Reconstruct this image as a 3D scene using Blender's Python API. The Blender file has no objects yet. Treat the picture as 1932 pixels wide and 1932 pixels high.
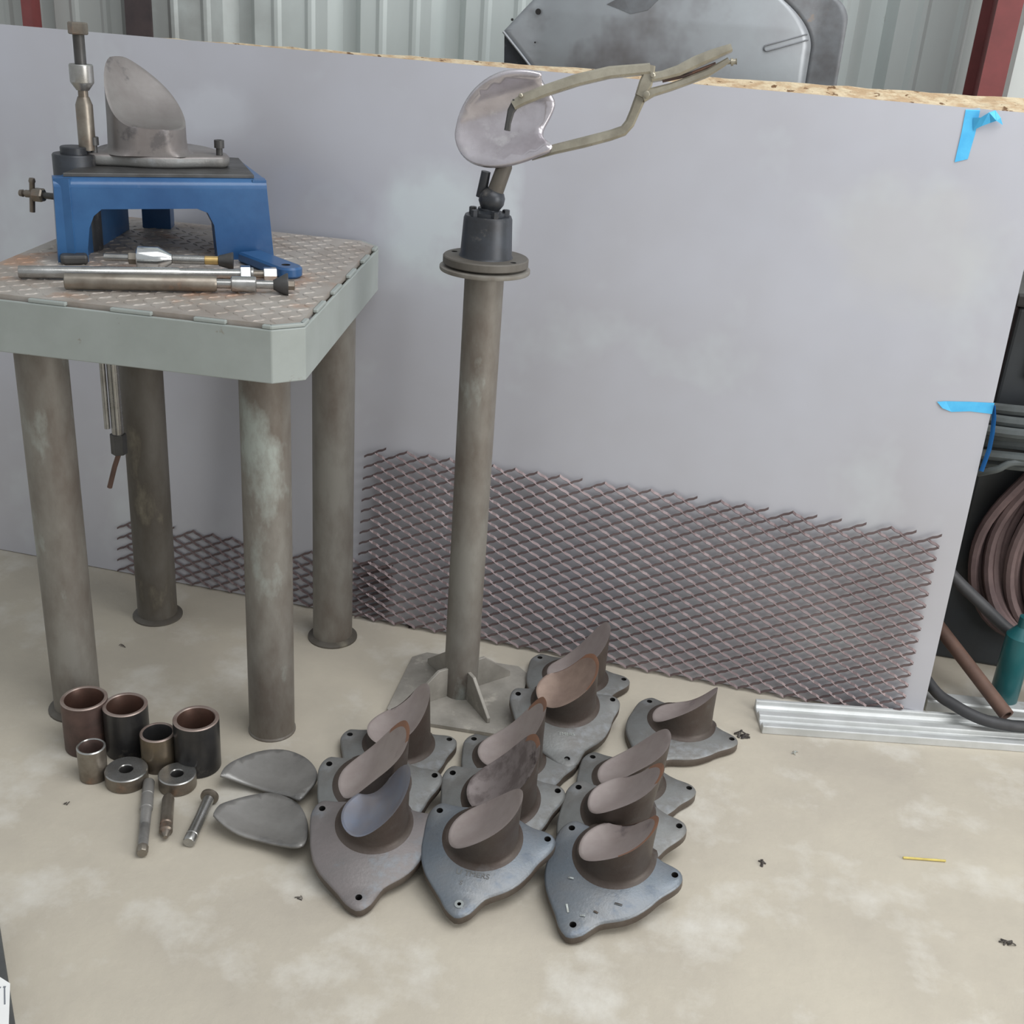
import bpy, bmesh, math, random
from mathutils import Vector, Matrix, geometry
random.seed(7)
sc = bpy.context.scene
col = sc.collection
R = math.radians
UZ = Vector((0, 0, 1))
# ------------------------------------------------------------------ camera
FPX, CEN, NAD = 2132.0, 966.0, (610.0 - 966.0, 5700.0 - 966.0)
LN = math.hypot(*NAD)
PITCH, ROLL, YAW, CAMH = math.atan(FPX / LN), math.atan2(-NAD[0], NAD[1]), R(12.0), 1.45
cy, sy, ct, st = math.cos(YAW), math.sin(YAW), math.cos(PITCH), math.sin(PITCH)
AX_U = Vector((cy, sy, 0)); AX_V = Vector((st * sy, -st * cy, -ct)); AX_F = Vector((-ct * sy, ct * cy, -st))
cr, sr = math.cos(ROLL), math.sin(ROLL)
AX_X = AX_U * cr - AX_V * sr; AX_D = AX_U * sr + AX_V * cr
cam_d = bpy.data.cameras.new('camera'); cam_d.sensor_width = 36.0; cam_d.lens = FPX / 1932.0 * 36.0
cam_d.clip_start = 0.02
cam = bpy.data.objects.new('camera', cam_d); col.objects.link(cam)
m = Matrix((AX_X, -AX_D, -AX_F)).transposed().to_4x4(); m.translation = (0, 0, CAMH)
cam.matrix_world = m
sc.camera = cam
EYE = Vector((0, 0, CAMH))
def ray(px, py): return AX_X * (px - CEN) + AX_D * (py - CEN) + AX_F * FPX
def PZ(px, py, z=0.0):
    d = ray(px, py); return EYE + d * ((z - CAMH) / d.z)
def PY(px, py, Y):
    d = ray(px, py); return EYE + d * (Y / d.y)
def PN(px, py, o, n):
    d = ray(px, py); return EYE + d * ((o - EYE).dot(n) / d.dot(n))
# ------------------------------------------------------------------ world and lights
def lin(c):
    out = []
    for v in c[:3]:
        v = v / 255.0
        out.append(v / 12.92 if v <= 0.04045 else ((v + 0.055) / 1.055) ** 2.4)
    return (out[0], out[1], out[2], 1.0)
w = bpy.data.worlds.new('world'); sc.world = w; w.use_nodes = True
w.node_tree.nodes['Background'].inputs[0].default_value = (0.93, 0.97, 1.0, 1)
w.node_tree.nodes['Background'].inputs[1].default_value = 0.38
def area(name, loc, target, sx, syy, power, colr):
    l = bpy.data.lights.new(name, 'AREA'); l.shape = 'RECTANGLE'; l.size = sx; l.size_y = syy
    l.energy = power; l.color = colr
    o = bpy.data.objects.new(name, l); col.objects.link(o); o.location = loc
    o.rotation_euler = (Vector(target) - Vector(loc)).to_track_quat('-Z', 'Y').to_euler()
    return o
area('roof_skylight', (1.0, 1.2, 3.7), (0.2, 1.6, 0), 3.2, 2.4, 74, (0.97, 0.985, 1.0))
area('open_door_light', (3.9, 0.2, 1.7), (-0.3, 2.0, 0.6), 2.4, 2.6, 88, (1.0, 0.985, 0.96))
sc.view_settings.view_transform = 'Standard'; sc.view_settings.look = 'None'
sc.view_settings.gamma = 1.0; sc.view_settings.use_curve_mapping = False
sc.view_settings.exposure = 0.45
# ------------------------------------------------------------------ materials
def mat(name, c1, c2=None, rough=0.5, metal=0.0, scale=8.0, detail=6.0, lo=0.35, hi=0.65, c3=None, s3=30.0, lo3=0.6, hi3=0.75,
        bump=0.0, bscale=60.0, stretch=(1, 1, 1), rvar=0.0):
    M = bpy.data.materials.new(name); M.use_nodes = True
    nt = M.node_tree; N = nt.nodes; L = nt.links; b = N['Principled BSDF']
    b.inputs['Roughness'].default_value = rough; b.inputs['Metallic'].default_value = metal
    tc = N.new('ShaderNodeTexCoord'); mp = N.new('ShaderNodeMapping'); mp.inputs['Scale'].default_value = stretch
    L.new(tc.outputs['Object'], mp.inputs['Vector'])
    def noise(s, d=detail):
        n = N.new('ShaderNodeTexNoise'); n.inputs['Scale'].default_value = s; n.inputs['Detail'].default_value = d
        n.inputs['Roughness'].default_value = 0.62
        L.new(mp.outputs['Vector'], n.inputs['Vector']); return n
    def ramp(src, a, z):
        r = N.new('ShaderNodeMapRange'); r.inputs['From Min'].default_value = a; r.inputs['From Max'].default_value = z
        L.new(src, r.inputs['Value']); return r.outputs['Result']
    b.inputs['Base Color'].default_value = lin(c1)
    out = None
    if c2 is not None:
        mx = N.new('ShaderNodeMix'); mx.data_type = 'RGBA'
        L.new(ramp(noise(scale).outputs['Fac'], lo, hi), mx.inputs['Factor'])
        mx.inputs['A'].default_value = lin(c1); mx.inputs['B'].default_value = lin(c2); out = mx.outputs['Result']
        if c3 is not None:
            m2 = N.new('ShaderNodeMix'); m2.data_type = 'RGBA'
            L.new(ramp(noise(s3).outputs['Fac'], lo3, hi3), m2.inputs['Factor'])
            L.new(out, m2.inputs['A']); m2.inputs['B'].default_value = lin(c3); out = m2.outputs['Result']
        L.new(out, b.inputs['Base Color'])
    if bump > 0:
        bp = N.new('ShaderNodeBump'); bp.inputs['Strength'].default_value = bump; bp.inputs['Distance'].default_value = 0.004
        L.new(noise(bscale, 5).outputs['Fac'], bp.inputs['Height']); L.new(bp.outputs['Normal'], b.inputs['Normal'])
    if rvar > 0:
        rr = N.new('ShaderNodeMapRange'); rr.inputs['To Min'].default_value = rough - rvar; rr.inputs['To Max'].default_value = rough + rvar
        rr.inputs['From Min'].default_value = 0.3; rr.inputs['From Max'].default_value = 0.7
        L.new(noise(scale * 1.7).outputs['Fac'], rr.inputs['Value']); L.new(rr.outputs['Result'], b.inputs['Roughness'])
    return M
M = {}
M['concrete'] = mat('concrete', (190, 182, 166), (172, 164, 151), 0.72, 0, 2.6, 9, 0.32, 0.68, (204, 200, 191), 5.0, 0.52, 0.72, 0.25, 45, rvar=0.12)
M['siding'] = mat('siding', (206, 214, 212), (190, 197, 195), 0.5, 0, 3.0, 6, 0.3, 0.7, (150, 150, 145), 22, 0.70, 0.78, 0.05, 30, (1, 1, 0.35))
M['red_steel'] = mat('red_steel', (128, 66, 66), (112, 60, 60), 0.6, 0, 12)
M['brown_steel'] = mat('brown_steel', (78, 66, 66), (60, 52, 54), 0.6, 0, 12)
M['sheet'] = mat('sheet', (196, 197, 205), (186, 185, 190), 0.40, 0.4, 1.6, 4, 0.3, 0.7, (200, 204, 208), 3.3, 0.55, 0.75, 0.03, 18, rvar=0.05)
def smear(name, spots):
    nt = M[name].node_tree; N = nt.nodes; L = nt.links; b = N['Principled BSDF']
    for (loc, sc_, colr, amt, thr) in spots:
        tc = N.new('ShaderNodeTexCoord'); mp = N.new('ShaderNodeMapping'); mp.inputs['Location'].default_value = (-loc[0] / sc_[0], -loc[1] / sc_[1], -loc[2] / sc_[2]); mp.inputs['Scale'].default_value = (1 / sc_[0], 1 / sc_[1], 1 / sc_[2])
        L.new(tc.outputs['Object'], mp.inputs['Vector'])
        gr = N.new('ShaderNodeTexGradient'); gr.gradient_type = 'SPHERICAL'; L.new(mp.outputs['Vector'], gr.inputs['Vector'])
        no = N.new('ShaderNodeTexNoise'); no.inputs['Scale'].default_value = 9; no.inputs['Detail'].default_value = 8; L.new(tc.outputs['Object'], no.inputs['Vector'])
        mu = N.new('ShaderNodeMath'); mu.operation = 'MULTIPLY'; L.new(gr.outputs['Fac'], mu.inputs[0]); L.new(no.outputs['Fac'], mu.inputs[1])
        rr = N.new('ShaderNodeMapRange'); rr.inputs['From Min'].default_value = thr; rr.inputs['From Max'].default_value = thr + .18; rr.inputs['To Max'].default_value = amt; L.new(mu.outputs['Value'], rr.inputs['Value'])
        mx = N.new('ShaderNodeMix'); mx.data_type = 'RGBA'; src = b.inputs['Base Color'].links[0].from_socket
        L.new(rr.outputs['Result'], mx.inputs['Factor']); L.new(src, mx.inputs['A']); mx.inputs['B'].default_value = lin(colr); L.new(mx.outputs['Result'], b.inputs['Base Color'])
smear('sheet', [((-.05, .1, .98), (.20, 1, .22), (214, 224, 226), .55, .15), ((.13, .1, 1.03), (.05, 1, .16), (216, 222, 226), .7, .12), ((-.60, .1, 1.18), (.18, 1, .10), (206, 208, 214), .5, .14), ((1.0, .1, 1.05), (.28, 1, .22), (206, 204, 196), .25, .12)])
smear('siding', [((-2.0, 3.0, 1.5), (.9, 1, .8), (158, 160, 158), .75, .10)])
M['osb'] = mat('osb', (216, 200, 170), (192, 166, 134), 0.85, 0, 28, 3, 0.42, 0.58, (120, 92, 66), 45, 0.62, 0.66, 0.5, 60, (1, 1, 3))
M['mesh'] = mat('mesh', (118, 104, 104), (96, 82, 83), 0.34, 0.4, 6, 4, rvar=0.05)
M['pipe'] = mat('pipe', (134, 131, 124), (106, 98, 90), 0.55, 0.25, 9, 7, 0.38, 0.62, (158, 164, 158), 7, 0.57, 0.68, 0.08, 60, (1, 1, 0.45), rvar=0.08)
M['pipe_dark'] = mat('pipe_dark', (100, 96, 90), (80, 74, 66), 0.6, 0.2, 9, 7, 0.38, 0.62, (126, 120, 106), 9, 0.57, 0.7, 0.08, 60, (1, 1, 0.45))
M['apron'] = mat('apron', (150, 156, 153), (140, 146, 142), 0.5, 0.0, 7, 7, 0.35, 0.65, (120, 112, 100), 26, 0.68, 0.74, 0.05, 50)
M['tread'] = mat('tread', (176, 170, 163), (152, 142, 133), 0.5, 0.35, 10, 7, 0.35, 0.65, (168, 136, 114), 6, 0.55, 0.68, 0.12, 90)
M['weld'] = mat('weld', (184, 190, 186), (150, 150, 144), 0.5, 0.1, 60)
M['blue'] = mat('blue_paint', (50, 92, 136), (38, 76, 120), 0.28, 0.0, 8, 5, 0.35, 0.65, (90, 110, 140), 18, 0.66, 0.76, 0.10, 22)
M['dark_steel'] = mat('dark_steel', (84, 84, 84), (66, 64, 62), 0.45, 0.45, 14, rvar=0.08)
M['black_steel'] = mat('black_steel', (62, 66, 72), (50, 50, 52), 0.4, 0.4, 14, 5, 0.35, 0.65, (104, 100, 96), 26, 0.6, 0.75)
M['bright'] = mat('bright_steel', (176, 176, 174), (150, 148, 144), 0.27, 0.85, 20, rvar=0.08)
M['chrome'] = mat('machined_steel', (214, 216, 216), (196, 198, 198), 0.16, 0.95, 20)
M['worn'] = mat('worn_steel', (140, 134, 124), (112, 102, 92), 0.38, 0.7, 18, 6, 0.35, 0.65, (150, 120, 100), 14, 0.6, 0.72, rvar=0.08)
M['clamp'] = mat('clamp_nickel', (178, 172, 156), (146, 140, 126), 0.32, 0.55, 18, rvar=0.08)
M['dusty'] = mat('dusty_steel', (160, 155, 147), (136, 132, 124), 0.6, 0.15, 14, 6, 0.35, 0.65, (176, 170, 160), 20, 0.6, 0.72)
M['brass'] = mat('brass', (206, 176, 116), (180, 150, 100), 0.35, 0.7, 30)
M['plate'] = mat('cast_plate', (128, 130, 129), (112, 110, 107), 0.46, 0.25, 9, 6, 0.35, 0.65, (138, 141, 144), 14, 0.56, 0.7, 0.18, 160, rvar=0.08)
M['plate_blue'] = mat('cast_plate_blue', (110, 119, 128), (120, 122, 124), 0.38, 0.35, 7, 6, 0.35, 0.65, (100, 108, 118), 22, 0.58, 0.7, 0.18, 160, rvar=0.08)
M['plate_mauve'] = mat('cast_plate_mauve', (126, 119, 118), (112, 108, 107), 0.46, 0.25, 8, 6, 0.35, 0.65, (120, 126, 132), 14, 0.56, 0.7, 0.18, 160, rvar=0.08)
M['plate_edge'] = mat('cast_edge', (98, 90, 82), (78, 68, 60), 0.6, 0.2, 14, 6, 0.35, 0.65, None, bump=0.2, bscale=90)
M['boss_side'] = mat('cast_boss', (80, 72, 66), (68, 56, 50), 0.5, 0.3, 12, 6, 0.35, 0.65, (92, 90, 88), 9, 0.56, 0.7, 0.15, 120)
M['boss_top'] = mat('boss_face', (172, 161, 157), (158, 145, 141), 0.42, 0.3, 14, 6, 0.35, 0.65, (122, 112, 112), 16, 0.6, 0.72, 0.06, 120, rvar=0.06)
M['boss_top_blue'] = mat('boss_face_blue', (136, 142, 158), (140, 136, 140), 0.32, 0.45, 12)
M['boss_top_tan'] = mat('boss_face_tan', (168, 146, 132), (140, 120, 110), 0.42, 0.3, 14)
M['boss_top_smudged'] = mat('boss_face_smudged', (146, 136, 134), (116, 106, 104), 0.42, 0.3, 24, 6, 0.42, 0.58, (88, 78, 78), 16, 0.58, 0.64)
M['rust_rim'] = mat('rust_rim', (150, 108, 84), (136, 104, 88), 0.6, 0.1, 22)
M['petal'] = mat('petal_steel', (142, 140, 137), (126, 124, 121), 0.36, 0.3, 14, 6, 0.35, 0.65, (98, 98, 98), 9, 0.58, 0.7, 0.05, 80, rvar=0.06)
M['jig_cast'] = mat('jig_cast', (132, 128, 126), (116, 110, 108), 0.42, 0.45, 12, 6, 0.35, 0.65, (98, 94, 94), 16, 0.60, 0.66, 0.06, 80, rvar=0.08)
M['dish'] = mat('dish_steel', (204, 199, 204), (182, 176, 180), 0.22, 0.6, 16, 6, 0.35, 0.65, (206, 202, 204), 22, 0.58, 0.7, 0.05, 60, rvar=0.08)
M['tube_rust'] = mat('tube_rust', (98, 78, 72), (70, 58, 54), 0.5, 0.35, 14, 6, 0.35, 0.65, (120, 88, 70), 20, 0.6, 0.7)
M['tube_black'] = mat('tube_black', (64, 62, 60), (46, 46, 48), 0.32, 0.4, 12, 6, 0.35, 0.65, (96, 92, 86), 16, 0.6, 0.72)
M['tube_tan'] = mat('tube_tan', (128, 114, 92), (100, 92, 84), 0.36, 0.6, 10)
M['tube_rim'] = mat('tube_rim', (160, 146, 138), (140, 122, 114), 0.4, 0.5, 24)
M['copper'] = mat('tube_inside', (100, 74, 64), (76, 58, 50), 0.4, 0.5, 16)
M['tape'] = mat('blue_tape', (84, 186, 232), (70, 172, 224), 0.55, 0, 30)
M['tape_dark'] = mat('blue_tape_back', (48, 146, 232), (42, 134, 220), 0.6, 0, 30)
M['hood'] = mat('hood_steel', (164, 170, 174), (150, 152, 156), 0.40, 0.35, 3.5, 5, 0.35, 0.65, (110, 106, 106), 2.8, 0.50, 0.66, 0.04, 90)
M['hood_dark'] = mat('hood_dark', (118, 122, 126), (98, 98, 100), 0.5, 0.2, 16, 6, 0.35, 0.65, (130, 116, 104), 22, 0.62, 0.7)
M['alu'] = mat('aluminium', (206, 208, 208), (188, 190, 188), 0.38, 0.3, 10, 5, 0.35, 0.65, (160, 156, 148), 16, 0.64, 0.74)
M['hose_mauve'] = mat('hose_mauve', (104, 86, 84), (84, 68, 68), 0.7, 0, 12)
M['hose_grey'] = mat('hose_grey', (92, 98, 98), (72, 76, 76), 0.65, 0, 12)
M['hose_black'] = mat('hose_black', (66, 66, 68), (50, 50, 52), 0.55, 0, 12)
M['rust_pipe'] = mat('rust_pipe', (112, 86, 74), (92, 72, 64), 0.65, 0.1, 14)
M['cabinet'] = mat('cabinet_paint', (46, 50, 54), (36, 38, 40), 0.5, 0, 6)
M['teal'] = mat('teal_plastic', (26, 92, 96), (22, 78, 82), 0.3, 0, 8)
M['paper'] = mat('paper', (238, 238, 236), (228, 228, 226), 0.8, 0, 6)
M['ink'] = mat('ink', (120, 124, 130), None, 0.8)
M['case'] = mat('case', (88, 90, 88), (70, 70, 70), 0.5, 0, 10)
M['straw'] = mat('straw', (214, 196, 110), (190, 170, 96), 0.7, 0, 40)
M['scrap'] = mat('scrap', (90, 84, 78), (60, 56, 54), 0.5, 0.4, 60)
M['hole'] = mat('hole_dark', (30, 28, 27), None, 0.8)
# ------------------------------------------------------------------ helpers
def link(name, me, mats, parent=None, smooth=True, ang=35):
    if not isinstance(mats, (list, tuple)): mats = [mats]
    for k in mats: me.materials.append(M[k])
    o = bpy.data.objects.new(name, me); col.objects.link(o)
    if parent is not None: o.parent = parent
    if smooth and len(me.polygons):
        me.shade_smooth()
        try: me.set_sharp_from_angle(angle=R(ang))
        except Exception: pass
    return o
def build(name, bm, mats, parent=None, loc=None, smooth=True, ang=35):
    """mesh object; loc = world origin of the object, vertices are given in world and shifted to it"""
    bmesh.ops.recalc_face_normals(bm, faces=bm.faces)
    base = Vector((0, 0, 0))
    if parent is not None: base = parent.matrix_basis.translation.copy() if parent.parent is None else base
    shift = Vector(loc) if loc is not None else base
    for v in bm.verts: v.co -= shift
    me = bpy.data.meshes.new(name); bm.to_mesh(me); bm.free()
    o = link(name, me, mats, parent, smooth, ang)
    if parent is None: o.location = shift
    return o
def tag(o, label=None, cat=None, group=None, kind=None):
    if label: o['label'] = label
    if cat: o['category'] = cat
    if group: o['group'] = group
    if kind: o['kind'] = kind
    return o
def empty(name, loc, label, cat, group=None, rot=None):
    o = bpy.data.objects.new(name, None); col.objects.link(o); o.location = loc; o.empty_display_size = 0.05
    if rot: o.rotation_euler = rot
    return tag(o, label, cat, group)
def sub(name, bm, mats, parent, root, **k):
    """a sub-part: parent is a part mesh whose own transform is identity under root"""
    bmesh.ops.recalc_face_normals(bm, faces=bm.faces)
    for v in bm.verts: v.co -= root.matrix_basis.translation
    me = bpy.data.meshes.new(name); bm.to_mesh(me); bm.free()
    return link(name, me, mats, parent, k.get('smooth', True), k.get('ang', 35))
def box(bm, c, s, rot=0.0, mi=0, mat3=None):
    vs = []
    rm = mat3 if mat3 is not None else Matrix.Rotation(rot, 3, 'Z')
    for dx in (-.5, .5):
        for dy in (-.5, .5):
            for dz in (-.5, .5):
                vs.append(bm.verts.new(Vector(c) + rm @ Vector((dx * s[0], dy * s[1], dz * s[2]))))
    for f in ((0, 1, 3, 2), (4, 6, 7, 5), (0, 4, 5, 1), (2, 3, 7, 6), (0, 2, 6, 4), (1, 5, 7, 3)):
        fc = bm.faces.new([vs[i] for i in f]); fc.material_index = mi
def basis(d):
    d = Vector(d).normalized()
    a = Vector((0, 0, 1)) if abs(d.z) < 0.95 else Vector((1, 0, 0))
    u = a.cross(d).normalized(); v = d.cross(u); return d, u, v
def lathe(bm, prof, o, d, n=32, mis=None, roll=0.0):
    """prof: (distance along axis, radius); radius 0 closes the end"""
    d, u, v = basis(d); o = Vector(o); rings = []
    for (t, r) in prof:
        if r <= 1e-6: rings.append([bm.verts.new(o + d * t)])
        else: rings.append([bm.verts.new(o + d * t + (u * math.cos(roll + 2 * math.pi * i / n) + v * math.sin(roll + 2 * math.pi * i / n)) * r) for i in range(n)])
    for k in range(len(rings) - 1):
        a, b = rings[k], rings[k + 1]
        for i in range(n):
            j = (i + 1) % n
            if len(a) == 1 and len(b) == 1: continue
            if len(a) == 1: f = bm.faces.new((a[0], b[i], b[j]))
            elif len(b) == 1: f = bm.faces.new((a[i], b[0], a[j]))
            else: f = bm.faces.new((a[i], b[i], b[j], a[j]))
            if mis: f.material_index = mis[k]
def tube(bm, pts, r, n=10, closed=False, cap=True):
    pts = [Vector(p) for p in pts]; m_ = len(pts); rings = []
    up = None
    for i, p in enumerate(pts):
        a = pts[i - 1] if (i > 0 or closed) else p
        b = pts[(i + 1) % m_] if (i < m_ - 1 or closed) else p
        t = (b - a).normalized()
        if up is None: _, u, v = basis(t)
        else:
            u = (up - t * up.dot(t)).normalized(); v = t.cross(u)
        up = u
        rr = r[i] if isinstance(r, (list, tuple)) else r
        rings.append([bm.verts.new(p + (u * math.cos(2 * math.pi * k / n) + v * math.sin(2 * math.pi * k / n)) * rr) for k in range(n)])
    for i in range(m_ if closed else m_ - 1):
        a, b = rings[i], rings[(i + 1) % m_]
        for k in range(n):
            j = (k + 1) % n; bm.faces.new((a[k], a[j], b[j], b[k]))
    if cap and not closed:
        bm.faces.new(rings[0]); bm.faces.new(rings[-1])
def smooth_path(pts, k=6):
    """Catmull-Rom"""
    P = [Vector(p) for p in pts]; out = []
    for i in range(len(P) - 1):
        a, b, c, d = P[max(i - 1, 0)], P[i], P[i + 1], P[min(i + 2, len(P) - 1)]
        for s in range(k):
            t = s / k
            out.append(0.5 * ((2 * b) + (c - a) * t + (2 * a - 5 * b + 4 * c - d) * t * t + (3 * b - a - 3 * c + d) * t ** 3))
    out.append(P[-1]); return out
def bar(bm, pts, wd, ht, nrm):
    """rectangular bar along pts; wd across (in the plane perpendicular to nrm), ht along nrm; wd may be a list"""
    pts = [Vector(p) for p in pts]; nrm = Vector(nrm).normalized(); rings = []
    for i, p in enumerate(pts):
        a = pts[max(i - 1, 0)]; b = pts[min(i + 1, len(pts) - 1)]
        t = (b - a).normalized(); s = nrm.cross(t).normalized()
        ww = wd[i] if isinstance(wd, (list, tuple)) else wd
        c = 0.22 * min(ww, ht)
        prof = [(-ww / 2 + c, -ht / 2), (ww / 2 - c, -ht / 2), (ww / 2, -ht / 2 + c), (ww / 2, ht / 2 - c), (ww / 2 - c, ht / 2), (-ww / 2 + c, ht / 2), (-ww / 2, ht / 2 - c), (-ww / 2, -ht / 2 + c)]
        rings.append([bm.verts.new(p + s * x + nrm * y) for x, y in prof])
    for i in range(len(rings) - 1):
        for k in range(8):
            j = (k + 1) % 8; bm.faces.new((rings[i][k], rings[i][j], rings[i + 1][j], rings[i + 1][k]))
    bm.faces.new(rings[0]); bm.faces.new(rings[-1])
def slab(bm, outer, holes, z0, z1, ch=0.0, mtop=0, mside=1, hole_m=None, T=None):
    """flat plate with through holes from 2-D loops, chamfered top and bottom rim; T maps (x,y,z)->Vector"""
    if T is None: T = lambda x, y, z: Vector((x, y, z))
    n = len(outer)
    def inset(d):
        out = []
        for i in range(n):
            p, a, b = Vector(outer[i]), Vector(outer[i - 1]), Vector(outer[(i + 1) % n])
            e = (b - a); e.normalize(); out.append(p + Vector((-e.y, e.x)) * d)
        return out
    inn = inset(ch) if ch > 0 else [Vector(p) for p in outer]
    coords = [Vector(p) for p in inn]; loops = [list(range(n))]; k = n
    for h in holes:
        coords += [Vector(p) for p in h]; loops.append(list(range(k, k + len(h)))); k += len(h)
    # triangulate using cdt, drop faces inside holes
    edges = []
    for lp in loops: edges += [(lp[i], lp[(i + 1) % len(lp)]) for i in range(len(lp))]
    vs, es, fs, ov, oe, of = geometry.delaunay_2d_cdt(coords, edges, [], 0, 1e-7)
    def inside(pt, poly):
        c = False; j = len(poly) - 1
        for i in range(len(poly)):
            if (poly[i][1] > pt[1]) != (poly[j][1] > pt[1]) and pt[0] < (poly[j][0] - poly[i][0]) * (pt[1] - poly[i][1]) / (poly[j][1] - poly[i][1]) + poly[i][0]: c = not c
            j = i
        return c
    tv = [bm.verts.new(T(v.x, v.y, z1)) for v in vs]; bv = [bm.verts.new(T(v.x, v.y, z0)) for v in vs]
    inp = [tuple(v) for v in inn]
    for f in fs:
        c = sum((vs[i] for i in f), Vector((0, 0))) / len(f)
        if not inside(c, inp) or any(inside(c, h) for h in holes): continue
        ft = bm.faces.new([tv[i] for i in f]); ft.material_index = mtop
        fb = bm.faces.new([bv[i] for i in reversed(f)]); fb.material_index = mside
    if ch > 0:
        rt = [bm.verts.new(T(p[0], p[1], z1 - ch)) for p in outer]; rb = [bm.verts.new(T(p[0], p[1], z0 + ch)) for p in outer]
    else: rt, rb = tv[:n], bv[:n]
    for i in range(n):
        j = (i + 1) % n
        if ch > 0:
            f = bm.faces.new((tv[i], tv[j], rt[j], rt[i])); f.material_index = mtop
            f = bm.faces.new((rb[i], rb[j], bv[j], bv[i])); f.material_index = mside
        f = bm.faces.new((rt[i], rt[j], rb[j], rb[i])); f.material_index = mside
    for lp in loops[1:]:
        for i in range(len(lp)):
            a, b = lp[i], lp[(i + 1) % len(lp)]
            f = bm.faces.new((tv[a], tv[b], bv[b], bv[a])); f.material_index = mside if hole_m is None else hole_m
def circ(cx, cyy, r, n=14): return [(cx + r * math.cos(2 * math.pi * i / n), cyy + r * math.sin(2 * math.pi * i / n)) for i in range(n)]
def bevel(o, w_=0.003, seg=2, ang=40):
    b = o.modifiers.new('bevel', 'BEVEL'); b.width = w_; b.segments = seg; b.limit_method = 'ANGLE'; b.angle_limit = R(ang); return o
# ------------------------------------------------------------------ the room
bm = bmesh.new(); box(bm, (0.5, 1.2, -0.06), (9.0, 9.0, 0.12)); o = build('floor', bm, 'concrete', smooth=False); tag(o, kind='structure')
# corrugated back wall: flat pans, wide ribs (recessed from inside) and two low pencil ribs per pan
WY = 3.0
majors = [-3.30, -2.99, -2.68, -2.37, -2.06, -1.765, -1.466, -1.17, -.889, -.62, -.36, -.10, .152, .43, .71, 1.0, 1.3, 1.6, 1.9, 2.2, 2.5, 2.8, 3.1]
prof = [(-3.75, 0.0)]
for i, x in enumerate(majors):
    prof += [(x - .055, 0), (x - .026, .036), (x + .010, .036), (x + .036, 0)]
    if i < len(majors) - 1:
        g = majors[i + 1] - x
        for fr in (0.34, 0.66):
            c = x + g * fr; prof += [(c - .018, 0), (c - .006, -.007), (c + .004, -.007), (c + .012, 0)]
prof.append((3.6, 0.0))
bm = bmesh.new(); zs = [0.0, 3.6]; rows = []
for z in zs: rows.append([bm.verts.new((x, WY + y, z)) for x, y in prof])
bk = [[bm.verts.new((x, WY + .045, z)) for x in (prof[0][0], prof[-1][0])] for z in zs]
for i in range(len(prof) - 1): bm.faces.new((rows[0][i], rows[0][i + 1], rows[1][i + 1], rows[1][i]))
bm.faces.new((bk[0][0], bk[0][1], bk[1][1], bk[1][0]))
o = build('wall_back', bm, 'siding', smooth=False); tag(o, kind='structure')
for n_, x0, x1, yy, mk in (('trim_1', .362, .412, 2.72, 'red_steel'), ('trim_2', -1.765, -1.690, 2.93, 'brown_steel'), ('trim_3', -2.075, -2.045, 2.93, 'red_steel')):
    bm = bmesh.new(); xc = (x0 + x1) / 2; wd = x1 - x0
    box(bm, (xc, yy, 1.8), (wd, .008, 3.6))
    if n_ == 'trim_1':
        box(bm, (xc, yy + .12, 1.8), (.008, .232, 3.6)); box(bm, (xc, yy + .24, 1.8), (wd, .008, 3.6))
    else: box(bm, (xc, yy + .03, 1.8), (.006, .05, 3.6))
    tag(build(n_, bm, mk, smooth=False), kind='structure')
# ------------------------------------------------------------------ leaning sheet, chipboard and expanded metal
SY0, SK = 2.376, 0.125
def SP(px, py, off=0.0):
    nn = Vector((0, 1, -SK)); return PN(px, py, Vector((0, SY0 - off, 0)), nn)
def lean(x, z, off=0.0): return Vector((x, SY0 + SK * z - off, z))
def lean_slab(bm, pts, t0, t1):
    a = [bm.verts.new(lean(x, z, -t0)) for x, z in pts]; b = [bm.verts.new(lean(x, z, -t1)) for x, z in pts]
    bm.faces.new(a); bm.faces.new(b[::-1]); n = len(pts)
    for i in range(n): bm.faces.new((a[i], a[(i + 1) % n], b[(i + 1) % n], b[i]))
bm = bmesh.new(); lean_slab(bm, [(-1.944, .002), (.498, .002), (.498, 1.322), (-1.944, 1.322)], 0, .003)
o = build('metal_sheet', bm, 'sheet', loc=(-.72, 2.38, 0), smooth=False)
tag(o, 'large plain grey metal sheet leaning against the wall behind the table', 'metal sheet')
bm = bmesh.new()
top = []; nseg = 60
for i in range(nseg + 1):
    f = i / nseg; x = -1.944 + f * 2.440; top.append((x, 1.318 + 0.030 * f ** 1.3 + random.uniform(-.0015, .0015)))
lean_slab(bm, [(-1.944, .002), (.496, .002)] + top[::-1], .0035, .0145)
o = build('chipboard', bm, 'osb', loc=(-.72, 2.40, 0), smooth=False)
tag(o, 'chipboard panel whose flaky tan top edge shows behind the metal sheet', 'board')
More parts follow.
